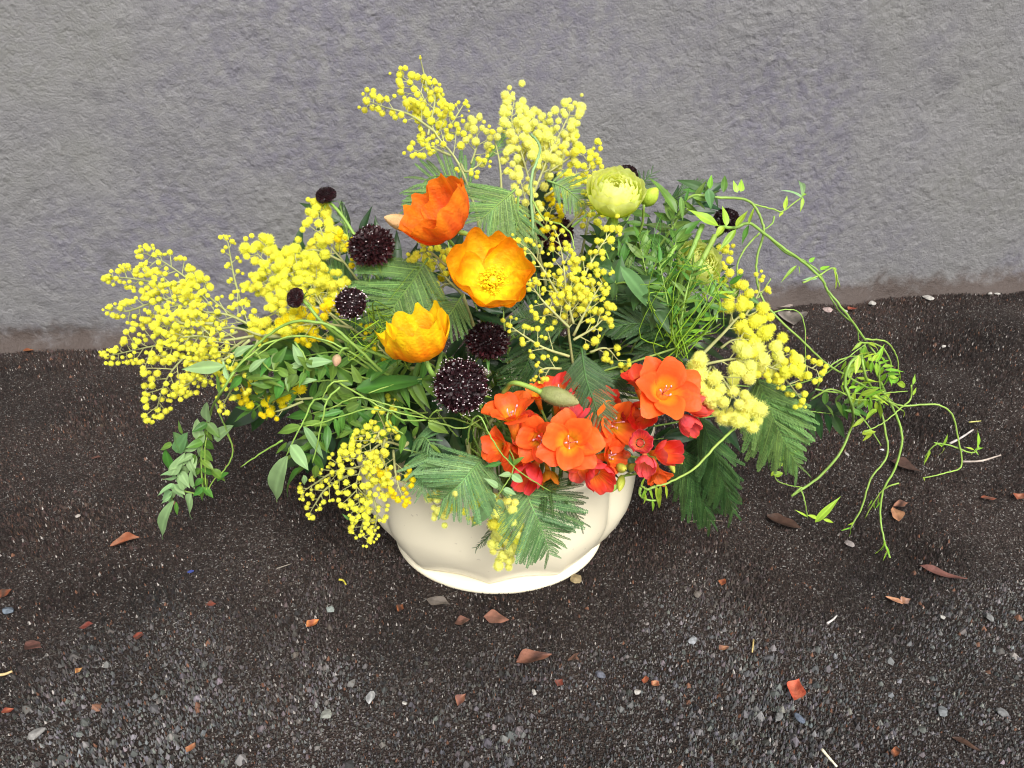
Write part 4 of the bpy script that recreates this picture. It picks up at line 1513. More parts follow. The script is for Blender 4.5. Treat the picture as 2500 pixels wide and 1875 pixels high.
mimosa('few mimosa balls at the right behind the lower ranunculus', [
    sp([(1700, 760, 0.10), (1730, 690, 0.10), (1750, 640, 0.10), (1762, 620, 0.10)], 22, 20, 30, 20, start=0.5),
])
mimosa('half hidden mimosa behind the upper green ranunculus', [
    sp([(1420, 620, 0.12), (1440, 520, 0.12), (1450, 450, 0.12), (1445, 410, 0.12)], 19, 19, 46, 18, start=0.2),
], fronds=[
    F([(1540, 520, 0.12), (1560, 460, 0.12), (1590, 425, 0.12)], 55, mat='frond_dark', pairs=9),
    F([(1620, 500, 0.12), (1690, 460, 0.12), (1730, 445, 0.12)], 50, mat='frond_dark', pairs=9, ang=35),
])

# ------------------------------------------------------------------ poppies
PO, PY, PR = (0.90, 0.16, 0.008), (0.95, 0.50, 0.010), (0.86, 0.075, 0.02)
poppy('orange red cupped poppy highest of the three, seen from the side', 1088, 538, 188, scr(-0.52, 0.46, 0.46), 0.85, (0.90, 0.30, 0.02), (0.93, 0.17, 0.025), (0.94, 0.23, 0.015), -0.01, 0.6, 4, True, 2)
poppy('wide open orange poppy with a yellow centre', 1203, 684, 190, scr(0.06, 0.36, 0.9), 0.6, (0.97, 0.84, 0.02), (0.97, 0.56, 0.010), (0.94, 0.34, 0.006), -0.01, 0.35, 4, True, 3, (0.98, 1.18, 0.95, 1.0))
poppy('half open yellow orange poppy lowest of the three', 1026, 842, 172, scr(-0.20, 0.66, 0.32), 1.0, (0.96, 0.68, 0.01), (0.95, 0.40, 0.006), (0.97, 0.66, 0.012), -0.02, 0.5, 5, True, 5)

t = thing('poppy_bud', 'closed tan poppy bud pointing left of the upper poppy', 'poppy bud', S(975, 542, 0.03))
bud(t, S(975, 542, 0.03), scr(-0.93, 0.28, 0.1), 76 * mpx(S(975, 542, 0.03)), 20 * mpx(S(975, 542, 0.03)), lin(178, 140, 92), lin(222, 180, 128), 5, hairs=150)
stem_obj(t, stem_to_bowl(S(1008, 552, 0.03), scr(-0.9, 0.3, 0)), 0.0014, 0.0016)
t = thing('poppy_bud', 'nodding green brown poppy bud on a crooked neck over the freesias', 'poppy bud', S(1365, 970, -0.02))
bp = S(1365, 970, -0.02)
bud(t, bp, scr(0.95, -0.28, 0.15), 100 * mpx(bp), 24 * mpx(bp), lin(122, 132, 76), lin(150, 148, 96), 4, hairs=260)
stem_obj(t, pathpx([(1322, 958, -0.02), (1285, 942, -0.015), (1255, 935, -0.01), (1241, 945, 0.0), (1243, 980, 0.02), mouth() + Vector((0, 0, 0.08)), mouth()]), 0.0022, 0.0018, 'stem', 'stem', 7)
t = thing('poppy_bud', 'tiny tan curled bud among the left leaves below the dark heads', 'poppy bud', S(822, 882, 0.0))
bp = S(822, 880, -0.005)
bud(t, bp, scr(-0.1, -0.9, 0.2), 30 * mpx(bp), 11 * mpx(bp), lin(165, 145, 110), lin(190, 150, 120), 4)
stem_obj(t, pathpx([(826, 868, 0.0), (846, 850, 0.0), (900, 880, 0.03), mouth() + Vector((0, 0, 0.08)), mouth()]), 0.001, 0.0013)

# ------------------------------------------------------------------ scabiosa
scabiosa('small round black scabiosa head standing highest on the left', 796, 477, 54, scr(-0.3, 0.8, 0.4), 0.09, 0, 0.1, 0.8, [(830, 520, 0.09), (860, 565, 0.09), (900, 640, 0.09), (1000, 800, 0.10), mouth() + Vector((0, 0, 0.1)), mouth()])
scabiosa('shaggy maroon scabiosa head left of the highest poppy', 908, 600, 100, scr(-0.1, 0.5, 0.7), 0.03, 26, 0.42, 1.5)
scabiosa('small plain scabiosa bud in front of the left mimosa cluster', 722, 727, 54, scr(-0.75, 0.2, 0.55), 0.0, 0, 0.08, 1.2, [(752, 745, 0.0), (790, 790, 0.0), (860, 840, 0.02), (1000, 900, 0.05), mouth() + Vector((0, 0, 0.1)), mouth()])
scabiosa('grainy dark scabiosa head right of the left mimosa cluster', 857, 740, 80, scr(-0.1, 0.3, 0.9), 0.0, 75, 0.1, 1.0)
scabiosa('dark ruffled scabiosa above the largest scabiosa head', 1190, 832, 92, scr(0.1, 0.65, 0.65), 0.035, 18, 0.42, 1.3)
scabiosa('largest scabiosa head, round and speckled white, below the lowest poppy', 1126, 942, 132, scr(0.0, 0.2, 0.95), -0.01, 170, 0.16, 1.0)
scabiosa('maroon scabiosa half hidden behind the middle mimosa', 1350, 566, 90, scr(0.1, 0.5, 0.7), 0.11, 4, 0.4, 2.0)
scabiosa('black scabiosa peeping out behind the upper green ranunculus', 1533, 425, 50, scr(0.3, 0.6, 0.5), 0.17, 0, 0.3, 0.9, green=False)
scabiosa('black scabiosa behind the leaves of the upper right vine', 1775, 538, 68, scr(0.1, 0.5, 0.7), 0.10, 0, 0.15, 0.8, green=False)

# ------------------------------------------------------------------ ranunculus
t = ranunculus('plump lime green ranunculus at the upper right', 1503, 465, 138, scr(0.02, 0.55, 0.72), 0.04)
bp = S(1588, 480, 0.06)
bud(t, bp, scr(0.5, 0.6, 0.4), 52 * mpx(bp), 20 * mpx(bp), lin(120, 150, 40), lin(185, 205, 70), 5)
stem_obj(t, smooth([S(1572, 500, 0.06), S(1565, 560, 0.08), S(1530, 640, 0.1)]), 0.0011, 0.0012)
ranunculus('yellow green ranunculus lower right, behind grassy stems', 1708, 640, 112, scr(0.25, 0.3, 0.75), 0.07, (0.70, 0.78, 0.08), (0.80, 0.80, 0.16), 4)

# ------------------------------------------------------------------ freesias
def freesia(label, u, v, flowers, buds, stem):
    t = thing('freesia', label, 'freesia', S(u, v, 0.02))
    pts = pathpx([mouth(), Vector((BC.x + rnd(-.02, .06), BC.y - 0.03, 0.15))] + stem)
    stem_obj(t, pts, 0.002, 0.001)
    for f in flowers:
        freesia_flower(t, *f[:4], **f[4])
        c = S(f[0], f[1], f[4].get('dy', 0))
        b0 = c - f[3] * f[2] * 0.5 * mpx(c) * 1.3
        near = min(pts, key=lambda q: (q - b0).length)
        stem_obj(t, smooth([near, near.lerp(b0, 0.5) + rvec(0.003), b0]), 0.001, 0.0012)
    for b in buds:
        o = small_bud(t, *b)
        c = S(b[0], b[1], b[4])
        b0 = c - b[3] * b[2] * 0.45 * mpx(c)
        near = min(pts, key=lambda q: (q - b0).length)
        stem_obj(t, smooth([near, near.lerp(b0, 0.5) + rvec(0.003), b0]), 0.0008, 0.001)
    return t


GB, GB2 = lin(140, 160, 55), lin(190, 195, 75)
freesia('freesia stem with the big open orange flower at the upper right', 1600, 1000, [
    (1625, 955, 158, scr(0.08, 0.22, 0.92), dict(dy=-0.02, opening=0.86, n=7, seed=1, spin=0.3)),
    (1690, 985, 78, scr(0.8, -0.1, 0.5), dict(dy=0.0, opening=0.35, col=FR, edge=FP, seed=2, throat=False)),
    (1676, 1030, 66, scr(0.45, -0.6, 0.6), dict(dy=0.0, opening=0.25, col=FP, edge=FR, seed=3, throat=False)),
    (1555, 930, 95, scr(-0.3, 0.8, 0.4), dict(dy=0.03, opening=0.6, col=FR, seed=4, throat=False)),
    (1505, 1035, 125, scr(0.35, 0.0, 0.85), dict(dy=0.0, opening=0.85, col=FO, edge=(0.9, 0.2, 0.02), seed=5)),
    (1530, 1010, 60, scr(0.2, 0.1, 0.9), dict(dy=0.01, opening=0.3, col=(0.5, 0.03, 0.03), seed=6, throat=False)),
    (1570, 1010, 90, scr(-0.2, -0.1, 0.9), dict(dy=0.0, opening=0.55, col=FR, seed=45, throat=False)),
    (1480, 985, 90, scr(-0.1, 0.7, 0.6), dict(dy=0.03, opening=0.7, col=FR, seed=25)),
], [(1692, 1056, 34, scr(0.6, -0.3, 0.5), 0.01, GB, lin(205, 195, 60), 0.85)], [(1480, 1120, 0.03), (1560, 1040, 0.03), (1640, 1000, 0.03)])
freesia('large freesia stem of orange red flowers over the front rim', 1380, 1090, [
    (1390, 1080, 146, scr(-0.05, 0.10, 0.96), dict(dy=-0.035, opening=0.86, n=7, seed=11, spin=0.1)),
    (1318, 1075, 125, scr(-0.25, 0.0, 0.9), dict(dy=-0.015, opening=0.75, seed=12)),
    (1248, 1010, 125, scr(-0.15, 0.75, 0.55), dict(dy=-0.01, opening=0.85, seed=13)),
    (1220, 1090, 105, scr(-0.6, 0.1, 0.75), dict(dy=-0.01, opening=0.6, seed=14)),
    (1362, 955, 105, scr(0.0, 0.75, 0.5), dict(dy=0.02, opening=0.8, col=FR, seed=15)),
    (1395, 1010, 90, scr(0.3, 0.7, 0.5), dict(dy=0.0, opening=0.5, col=FP, edge=FR, seed=16, throat=False)),
    (1295, 1155, 92, scr(-0.35, -0.45, 0.8), dict(dy=-0.01, opening=0.3, col=FR, edge=FP, seed=17, throat=False)),
    (1458, 1158, 92, scr(0.15, -0.25, 0.9), dict(dy=-0.03, opening=0.42, col=FR, edge=FP, seed=18, throat=False, n=7)),
    (1490, 1115, 90, scr(0.6, 0.1, 0.7), dict(dy=-0.015, opening=0.7, col=FO, seed=19)),
    (1340, 1165, 60, scr(0.1, -0.6, 0.7), dict(dy=-0.005, opening=0.35, col=FY, edge=FO, seed=20, throat=False)),
    (1440, 1060, 105, scr(0.35, 0.35, 0.8), dict(dy=-0.01, opening=0.75, col=FO, seed=41)),
    (1290, 1050, 100, scr(-0.3, 0.3, 0.8), dict(dy=0.0, opening=0.7, col=FR, edge=FO, seed=42)),
    (1420, 1130, 95, scr(0.1, -0.3, 0.9), dict(dy=-0.012, opening=0.75, col=FO, edge=FP, seed=43)),
    (1265, 1110, 86, scr(-0.4, -0.2, 0.8), dict(dy=0.0, opening=0.5, col=FO, seed=44, throat=False)),
    (1310, 965, 70, scr(-0.2, 0.6, 0.6), dict(dy=0.015, opening=0.6, col=FO, seed=21)),
], [], [(1330, 1120, 0.03), (1340, 1060, 0.02), (1400, 1050, 0.02)])
freesia('small freesia stem of pink red half open buds at the right end of the bowl', 1590, 1110, [
    (1564, 1080, 74, scr(-0.1, 0.15, 0.97), dict(dy=-0.03, opening=0.42, col=FP, edge=(0.85, 0.10, 0.13), seed=31, throat=False, n=7)),
    (1620, 1105, 84, scr(0.4, 0.1, 0.85), dict(dy=-0.025, opening=0.55, col=FR, edge=FP, seed=32, throat=False)),
    (1575, 1130, 66, scr(-0.1, -0.45, 0.8), dict(dy=-0.03, opening=0.2, col=FP, edge=(0.85, 0.12, 0.14), seed=33, throat=False)),
    (1605, 1155, 78, scr(0.2, -0.75, 0.5), dict(dy=-0.02, opening=0.6, col=FO, seed=34, throat=False)),
], [(1655, 1086, 26, scr(0.5, 0.4, 0.6), 0.0, GB, GB2, 0.7), (1656, 1122, 34, scr(0.4, -0.5, 0.6), 0.0, GB, GB2, 0.5), (1640, 1140, 34, scr(0.3, -0.8, 0.5), 0.0, GB, GB2, 0.45),
    (1518, 1143, 40, scr(0.3, -0.1, 0.9), -0.025, GB, GB2, 0.6), (1545, 1140, 34, scr(0.5, 0.2, 0.7), -0.02, GB, GB2, 0.6), (1515, 1180, 42, scr(-0.2, -0.8, 0.4), -0.02, GB, GB2, 0.5),
    (1500, 1188, 34, scr(-0.5, -0.7, 0.4), -0.02, GB, lin(120, 160, 70), 0.5), (1530, 1110, 34, scr(-0.2, 0.2, 0.9), -0.02, lin(190, 150, 50), lin(205, 90, 60), 0.6)],
    [(1560, 1140, 0.01), (1600, 1120, 0.0), (1660, 1105, 0.0)])


# ------------------------------------------------------------------ trailing vines
def vine(label, loc, stems, leaves=(), autos=(), mat='stem', r=0.00105, name='vine', cat='vine', tie=True, group=None):
    """stems: pixel paths; leaves: (u0, v0, u1, v1, kwargs); autos: (path, shape, mat, length, step, kwargs)"""
    t = thing(name, label, cat, S(*loc), group)
    for i, s in enumerate(stems):
        kw = {}
        if isinstance(s, tuple):
            s, kw = s
        pts = pathpx(s, 6)
        pts = [pts[0]] + [q + rvec(0.00035) for q in pts[1:-1]] + [pts[-1]]
        if i == 0 and tie:
            m = mouth()
            pts = smooth([m, Vector((m.x, m.y, 0.15)), Vector((m.x, m.y, 0.155)).lerp(pts[0], 0.6) + Vector((0, 0, 0.01)), pts[0]]) + pts[1:]
        stem_obj(t, pts, kw.get('r', r) * 0.88, kw.get('r1', kw.get('r', r) * 0.6) * 0.88, kw.get('mat', mat), 'stem', 6)
    for lf in leaves:
        leafpx(t, *lf[:4], **(lf[4] if len(lf) > 4 else {}))
    for a in autos:
        leaves_along(t, pathpx(a[0]), a[1], a[2], a[3], a[4], **(a[5] if len(a) > 5 else {}))
    return t


def D(**k):
    return k


PL = dict(mat='pale')
vine('pale green vine arching over the left mimosa and trailing down to the pavement', (768, 825, 0.0), [
    ([(930, 905, 0.01), (869, 847, 0.0), (815, 800, -0.005), (764, 786, -0.01), (706, 789, -0.01), (640, 830, -0.01), (585, 890, -0.015), (535, 965, -0.02), (512, 1010, 0.635), (495, 1075, 0.63), (491, 1130, 0.625), (496, 1209, 0.62)], dict(r=0.0017)),
    [(900, 900, 0.02), (768, 825, 0.0), (670, 832, -0.005), (623, 858, -0.01), (561, 916, -0.015), (525, 981, 0.638), (508, 1042, 0.632), (500, 1120, 0.625), (505, 1208, 0.62)],
    [(940, 920, 0.02), (860, 862, 0.005), (790, 830, 0.0), (700, 822, -0.005), (625, 870, -0.01)],
    [(553, 1053, 0.63), (569, 1100, 0.63), (553, 1140, 0.63), (520, 1175, 0.625), (503, 1209, 0.62)],
    [(525, 985, 0.637), (545, 1030, 0.63), (565, 1080, 0.63)],
    [(495, 1209, 0.62), (455, 1200, 0.62), (425, 1190, 0.62), (418, 1250, 0.62)],
    [(623, 858, -0.01), (655, 900, -0.005), (680, 905, 0.0)],
    [(720, 835, 0.0), (745, 875, -0.005), (735, 925, 0.0), (700, 950, 0.0)],
], [
    (547, 894, 440, 902, D(dy=-0.02, sx=1.15, **PL)), (572, 869, 610, 838, D(dy=-0.015, shape='ovate', **PL)), (608, 908, 638, 868, D(dy=-0.015, shape='ovate', **PL)),
    (742, 893, 714, 838, D(dy=-0.005, shape='ovate', **PL)), (745, 888, 812, 878, D(dy=-0.005, shape='ovate', sx=0.9, **PL)), (742, 890, 696, 893, D(dy=0.0, shape='ovate', **PL)),
    (668, 890, 697, 848, D(dy=0.0, shape='ovate', mat='mid')), (730, 937, 772, 922, D(dy=-0.005, shape='ovate', **PL)), (600, 925, 664, 912, D(dy=-0.01, mat='mid')),
    (655, 985, 712, 945, D(dy=0.0, shape='round', mat='mid')), (640, 930, 690, 935, D(dy=-0.005, mat='mid')), (560, 930, 535, 880, D(dy=-0.02, shape='lance', **PL)),
    (540, 965, 528, 910, D(dy=-0.02, shape='lance', mat='mid')), (745, 880, 790, 905, D(dy=0.0, mat='pale', shape='lance')),
    (506, 1030, 498, 985, D(dy=0.632, shape='round', **PL)), (492, 1085, 478, 1025, D(dy=0.628, shape='oval', **PL)), (523, 1072, 562, 1038, D(dy=0.63, shape='round', **PL)),
    (452, 1100, 425, 1055, D(dy=0.625, shape='round', mat='frond_grey')), (430, 1105, 452, 1060, D(dy=0.62, shape='round', mat='frond_grey')), (420, 1085, 388, 1095, D(dy=0.62, shape='round', mat='mid')),
    (405, 1095, 418, 1205, D(dy=0.62, shape='strap', mat='mid', sx=1.6)), (418, 1160, 447, 1108, D(dy=0.615, shape='ovate', **PL)), (450, 1195, 436, 1150, D(dy=0.615, shape='ovate', **PL)),
    (476, 1195, 470, 1145, D(dy=0.612, shape='round', **PL)), (515, 1148, 556, 1172, D(dy=0.625, shape='ovate', mat='mid')), (530, 1172, 560, 1155, D(dy=0.625, shape='round', mat='mid')),
    (423, 1180, 446, 1222, D(dy=0.615, shape='ovate', **PL)), (424, 1222, 354, 1342, D(dy=0.612, sx=0.85, **PL)), (468, 1204, 442, 1282, D(dy=0.612, shape='ovate', sx=0.9, **PL)),
    (418, 1212, 383, 1228, D(dy=0.612, shape='ovate', **PL)), (445, 1060, 432, 1030, D(dy=0.625, mat='mid')), (478, 1110, 460, 1145, D(dy=0.62, shape='ovate', mat='mid')),
    (445, 1140, 430, 1175, D(dy=0.62, shape='ovate', mat='mid')), (430, 1225, 432, 1262, D(dy=0.612, shape='lance', mat='mid')),
], [
    ([(495, 1075, 0.628), (470, 1110, 0.622), (440, 1150, 0.62), (420, 1200, 0.616)], 'ovate', 'pale', 46, 20, dict(flat=0.9)),
    ([(512, 1010, 0.633), (495, 1075, 0.628), (491, 1130, 0.624), (495, 1190, 0.62)], 'ovate', 'mid', 44, 24, dict(flat=0.9)),
    ([(700, 850, 0.01), (640, 880, 0.0), (590, 920, -0.005)], 'ovate', 'mid', 54, 22, dict(flat=0.9)),
    ([(840, 880, 0.01), (770, 900, 0.0), (700, 920, 0.0), (650, 950, 0.0)], 'ovate', 'mid', 56, 24, dict(flat=0.9)),
])
vine('twining vine with a large pale pointed leaf hanging at the lower left', (945, 988, -0.01), [
    [(1045, 1022, 0.0), (1000, 1000, -0.01), (945, 988, -0.015), (871, 970, -0.02), (803, 999, -0.02)],
    [(800, 975, -0.01), (767, 977, -0.01), (745, 1020, -0.015), (716, 1075, -0.02), (699, 1113, -0.02)],
    [(1040, 1025, 0.0), (985, 1026, -0.01), (950, 1005, -0.015), (890, 1000, -0.02), (790, 1030, -0.02), (740, 1042, -0.02)],
    [(830, 945, -0.01), (800, 975, -0.015), (790, 1010, -0.02), (775, 1080, -0.02), (763, 1130, -0.02)],
    [(850, 930, 0.0), (810, 935, -0.01), (785, 975, -0.01)],
    [(820, 930, 0.0), (880, 965, -0.015), (945, 1000, -0.02), (1035, 1020, -0.01)],
    [(690, 1075, -0.005), (640, 1105, 0.0), (588, 1140, 0.0)],
    [(950, 1000, -0.015), (945, 1025, -0.02), (960, 1045, -0.02), (985, 1060, -0.02)],
    [(1080, 1000, -0.01), (1060, 1005, -0.01), (1045, 1025, 0.0)],
    [(1045, 1025, 0.0), (1080, 1035, 0.0), (1130, 1045, 0.0), (1180, 1020, 0.01)],
    [(1060, 915, 0.02), (1000, 940, 0.01), (960, 940, 0.01), (900, 960, 0.0)],
], [
    (701, 1113, 630, 1266, D(dy=-0.02, sx=1.1, **PL)), (709, 1086, 754, 1150, D(dy=-0.022, shape='ovate', **PL)), (741, 1040, 800, 1128, D(dy=-0.02, mat='pale', sx=0.8)),
    (736, 1042, 660, 1054, D(dy=-0.015, mat='mid', sx=1.2)), (734, 1142, 665, 1210, D(dy=-0.015, mat='mid', sx=1.0)), (772, 1135, 768, 1175, D(dy=-0.015, shape='ovate', mat='mid')),
    (858, 1072, 806, 1140, D(dy=0.0, shape='ovate', mat='dark', sx=1.1)), (846, 1000, 876, 985, D(dy=-0.01, shape='round', mat='mid')), (786, 1065, 800, 1090, D(dy=0.0, shape='ovate', mat='frond_grey')),
    (985, 1060, 978, 1110, D(dy=-0.02, shape='lance', mat='mid', sx=1.5)), (1050, 1085, 1085, 1110, D(dy=-0.01, mat='mid')), (1045, 1030, 1100, 1060, D(dy=0.0, shape='ovate', mat='mid')),
    (690, 1130, 720, 1100, D(dy=0.0, shape='lance', mat='mid')), (740, 1160, 748, 1190, D(dy=-0.01, shape='ovate', mat='pale')), (700, 1080, 672, 1110, D(dy=0.0, mat='mid')),
    (855, 1270, 835, 1255, D(dy=0.0, mat='mid')), (1020, 930, 1058, 950, D(dy=0.01, mat='mid')), (1030, 965, 1065, 955, D(dy=0.01, mat='pale', shape='strap', sx=1.4)),
], [
    ([(900, 960, 0.02), (840, 1000, 0.01), (790, 1050, 0.0), (760, 1110, 0.0)], 'lance', 'mid', 70, 24, dict(flat=0.8)),
    ([(1050, 1040, 0.02), (980, 1040, 0.015), (920, 1030, 0.01), (860, 1050, 0.01)], 'lance', 'mid', 66, 26, dict(flat=0.8)),
])
vine('small sprig with pale five part leaves in front of the bowl', (1250, 1120, -0.02), [
    [(1200, 1050, 0.01), (1250, 1110, -0.015), (1252, 1150, -0.03), (1232, 1185, -0.035), (1212, 1216, -0.035)],
    [(1140, 1085, 0.0), (1150, 1035, -0.02), (1163, 1016, -0.025), (1178, 1025, -0.03), (1200, 1070, -0.035), (1235, 1120, -0.035), (1280, 1160, -0.035), (1345, 1200, -0.03)],
], [
    (1216, 1190, 1184, 1166, D(dy=-0.036, shape='ovate', **PL)), (1212, 1214, 1172, 1206, D(dy=-0.036, shape='ovate', sx=0.8, **PL)), (1209, 1219, 1136, 1302, D(dy=-0.036, sx=1.15, **PL)),
    (1216, 1219, 1234, 1247, D(dy=-0.036, shape='ovate', **PL)), (1228, 1195, 1264, 1206, D(dy=-0.036, shape='ovate', **PL)), (1250, 1158, 1276, 1176, D(dy=-0.034, shape='round', **PL)),
    (1248, 1158, 1215, 1160, D(dy=-0.034, shape='ovate', **PL)), (1252, 1135, 1278, 1112, D(dy=-0.03, shape='ovate', mat='mid')), (1250, 1135, 1242, 1110, D(dy=-0.03, shape='ovate', mat='mid')),
    (1225, 1130, 1180, 1140, D(dy=-0.025, mat='mid')),
], r=0.0009)
BR = dict(mat='bright')
vine('green arching vine ending in pointed leaves below the pink freesia buds', (1747, 1089, -0.01), [
    [(1820, 1020, 0.01), (1793, 1046, -0.01), (1747, 1089, -0.02), (1697, 1142, -0.03), (1640, 1175, -0.035), (1600, 1188, -0.035)],
    [(1600, 1188, -0.035), (1580, 1195, -0.035), (1565, 1185, -0.03)],
    [(1565, 1190, -0.03), (1562, 1205, -0.03), (1580, 1220, -0.032), (1605, 1222, -0.032)],
], [
    (1600, 1186, 1622, 1254, D(dy=-0.035, sx=0.7, **BR)), (1612, 1186, 1608, 1232, D(dy=-0.036, sx=0.8, **BR)), (1578, 1190, 1566, 1226, D(dy=-0.034, sx=0.9, **BR)), (1592, 1222, 1600, 1254, D(dy=-0.034, sx=0.8, **BR)),
    (1585, 1190, 1595, 1222, D(dy=-0.034, sx=0.8, **BR)), (1625, 1184, 1630, 1222, D(dy=-0.034, sx=0.7, **BR)), (1566, 1188, 1572, 1165, D(dy=-0.03, **BR)), (1575, 1205, 1578, 1235, D(dy=-0.034, sx=0.8, **BR)),
], r=0.0016, mat='stem')
vine('leafy jasmine vine at the upper right with small pointed leaves', (1682, 479, 0.08), [
    ([(1640, 560, 0.10), (1682, 482, 0.09), (1761, 483, 0.08), (1814, 486, 0.08), (1841, 502, 0.08), (1858, 536, 0.08), (1864, 569, 0.08), (1848, 632, 0.08), (1848, 682, 0.08), (1858, 722, 0.08), (1886, 763, 0.07), (1953, 827, 0.06), (2016, 886, 0.06), (2063, 915, 0.06), (2122, 949, 0.06), (2164, 978, 0.06), (2206, 1004, 0.06)], dict(r=0.0016)),
    [(1841, 499, 0.08), (1891, 512, 0.08), (1911, 516, 0.08), (1947, 489, 0.08), (1960, 479, 0.08)],
    ([(1755, 552, 0.07), (1795, 556, 0.07), (1828, 545, 0.07), (1864, 569, 0.07), (1917, 609, 0.07), (1964, 642, 0.07), (2007, 682, 0.07), (2020, 708, 0.07), (2060, 758, 0.06), (2100, 812, 0.06), (2113, 831, 0.06)], dict(r=0.0018)),
    [(1864, 566, 0.075), (1917, 616, 0.075), (1960, 635, 0.075), (2000, 665, 0.075), (2020, 712, 0.075), (2052, 762, 0.065), (2092, 800, 0.065), (2096, 830, 0.065), (2112, 838, 0.06)],
    [(1854, 569, 0.08), (1821, 605, 0.08), (1801, 642, 0.08), (1803, 682, 0.08), (1825, 722, 0.08), (1848, 728, 0.08), (1862, 712, 0.08), (1882, 680, 0.08)],
    [(1890, 528, 0.08), (1886, 545, 0.08), (1865, 562, 0.08)],
    ([(1715, 549, 0.07), (1690, 610, 0.06), (1665, 675, 0.06), (1650, 760, 0.06)], dict(r=0.0026, r1=0.0026)),
    ([(1745, 575, 0.06), (1712, 640, 0.05), (1682, 695, 0.05), (1660, 780, 0.05)], dict(r=0.0028, r1=0.0028)),
    ([(1650, 600, 0.07), (1625, 640, 0.06), (1608, 660, 0.06)], dict(r=0.0022, r1=0.003)),
    [(1960, 690, 0.07), (2000, 672, 0.07), (2035, 655, 0.07), (2050, 700, 0.07)],
], [
    (1755, 552, 1680, 510, D(dy=0.06, sx=1.15, **BR)), (1773, 552, 1771, 497, D(dy=0.06, sx=1.3, **BR)), (1797, 554, 1825, 510, D(dy=0.06, sx=1.3, **BR)), (1828, 546, 1842, 503, D(dy=0.06, sx=0.9, **BR)),
    (1768, 553, 1742, 580, D(dy=0.06, shape='ovate', **BR)), (1797, 560, 1754, 614, D(dy=0.06, sx=0.9, **BR)), (1828, 549, 1810, 598, D(dy=0.06, sx=1.0, mat='mid')),
    (1733, 462, 1735, 422, D(dy=0.08, shape='lance', sx=1.3, **BR)), (1766, 470, 1772, 418, D(dy=0.08, sx=1.2, mat='mid')), (1808, 468, 1815, 430, D(dy=0.08, shape='ovate', **BR)), (1728, 462, 1740, 512, D(dy=0.075, shape='ovate', mat='frond_grey')),
    (1740, 470, 1760, 505, D(dy=0.08, mat='dark')), (1690, 480, 1740, 490, D(dy=0.085, mat='mid')), (1722, 462, 1655, 436, D(dy=0.09, mat='frond_dark', sx=1.2)), (1722, 468, 1665, 455, D(dy=0.09, mat='mid')),
    (1662, 480, 1668, 540, D(dy=0.085, sx=0.9, mat='mid')), (1915, 512, 1922, 476, D(dy=0.08, sx=1.1, **BR)), (1960, 484, 1918, 452, D(dy=0.08, mat='pale', sx=1.2)), (1958, 478, 1962, 412, D(dy=0.08, sx=0.9, mat='pale')),
    (1958, 480, 1972, 465, D(dy=0.08, shape='ovate', **BR)), (1960, 482, 1958, 515, D(dy=0.08, **BR)), (1652, 520, 1598, 416, D(dy=0.08, sx=0.85, mat='mid')), (1911, 516, 1902, 530, D(dy=0.08, shape='ovate', **BR)),
    (1946, 648, 1906, 683, D(dy=0.07, sx=0.6, **BR)), (1975, 640, 1992, 626, D(dy=0.07, shape='ovate', **BR)), (2004, 660, 2026, 650, D(dy=0.07, shape='round', **BR)), (2036, 655, 2052, 704, D(dy=0.07, sx=0.5, **BR)),
    (2032, 655, 2048, 660, D(dy=0.07, shape='ovate', **BR)), (1995, 680, 1960, 680, D(dy=0.07, **PL)), (1950, 650, 1955, 670, D(dy=0.07, **BR)), (1800, 470, 1790, 440, D(dy=0.08, shape='ovate', **BR)),
    (1700, 690, 1735, 680, D(dy=0.06, **BR)), (1780, 700, 1745, 680, D(dy=0.06, **BR)), (1800, 720, 1760, 700, D(dy=0.06, shape='ovate', mat='mid')), (1790, 710, 1815, 690, D(dy=0.06, **BR)), (1750, 790, 1742, 735, D(dy=0.03, **PL)),
], [
    ([(1640, 560, 0.09), (1660, 500, 0.09), (1720, 480, 0.09)], 'lance', 'mid', 48, 26, dict(flat=0.8)),
    ([(1690, 720, 0.06), (1740, 690, 0.06), (1800, 700, 0.06), (1830, 740, 0.06)], 'lance', 'mid', 42, 24, dict(flat=0.8)),
])
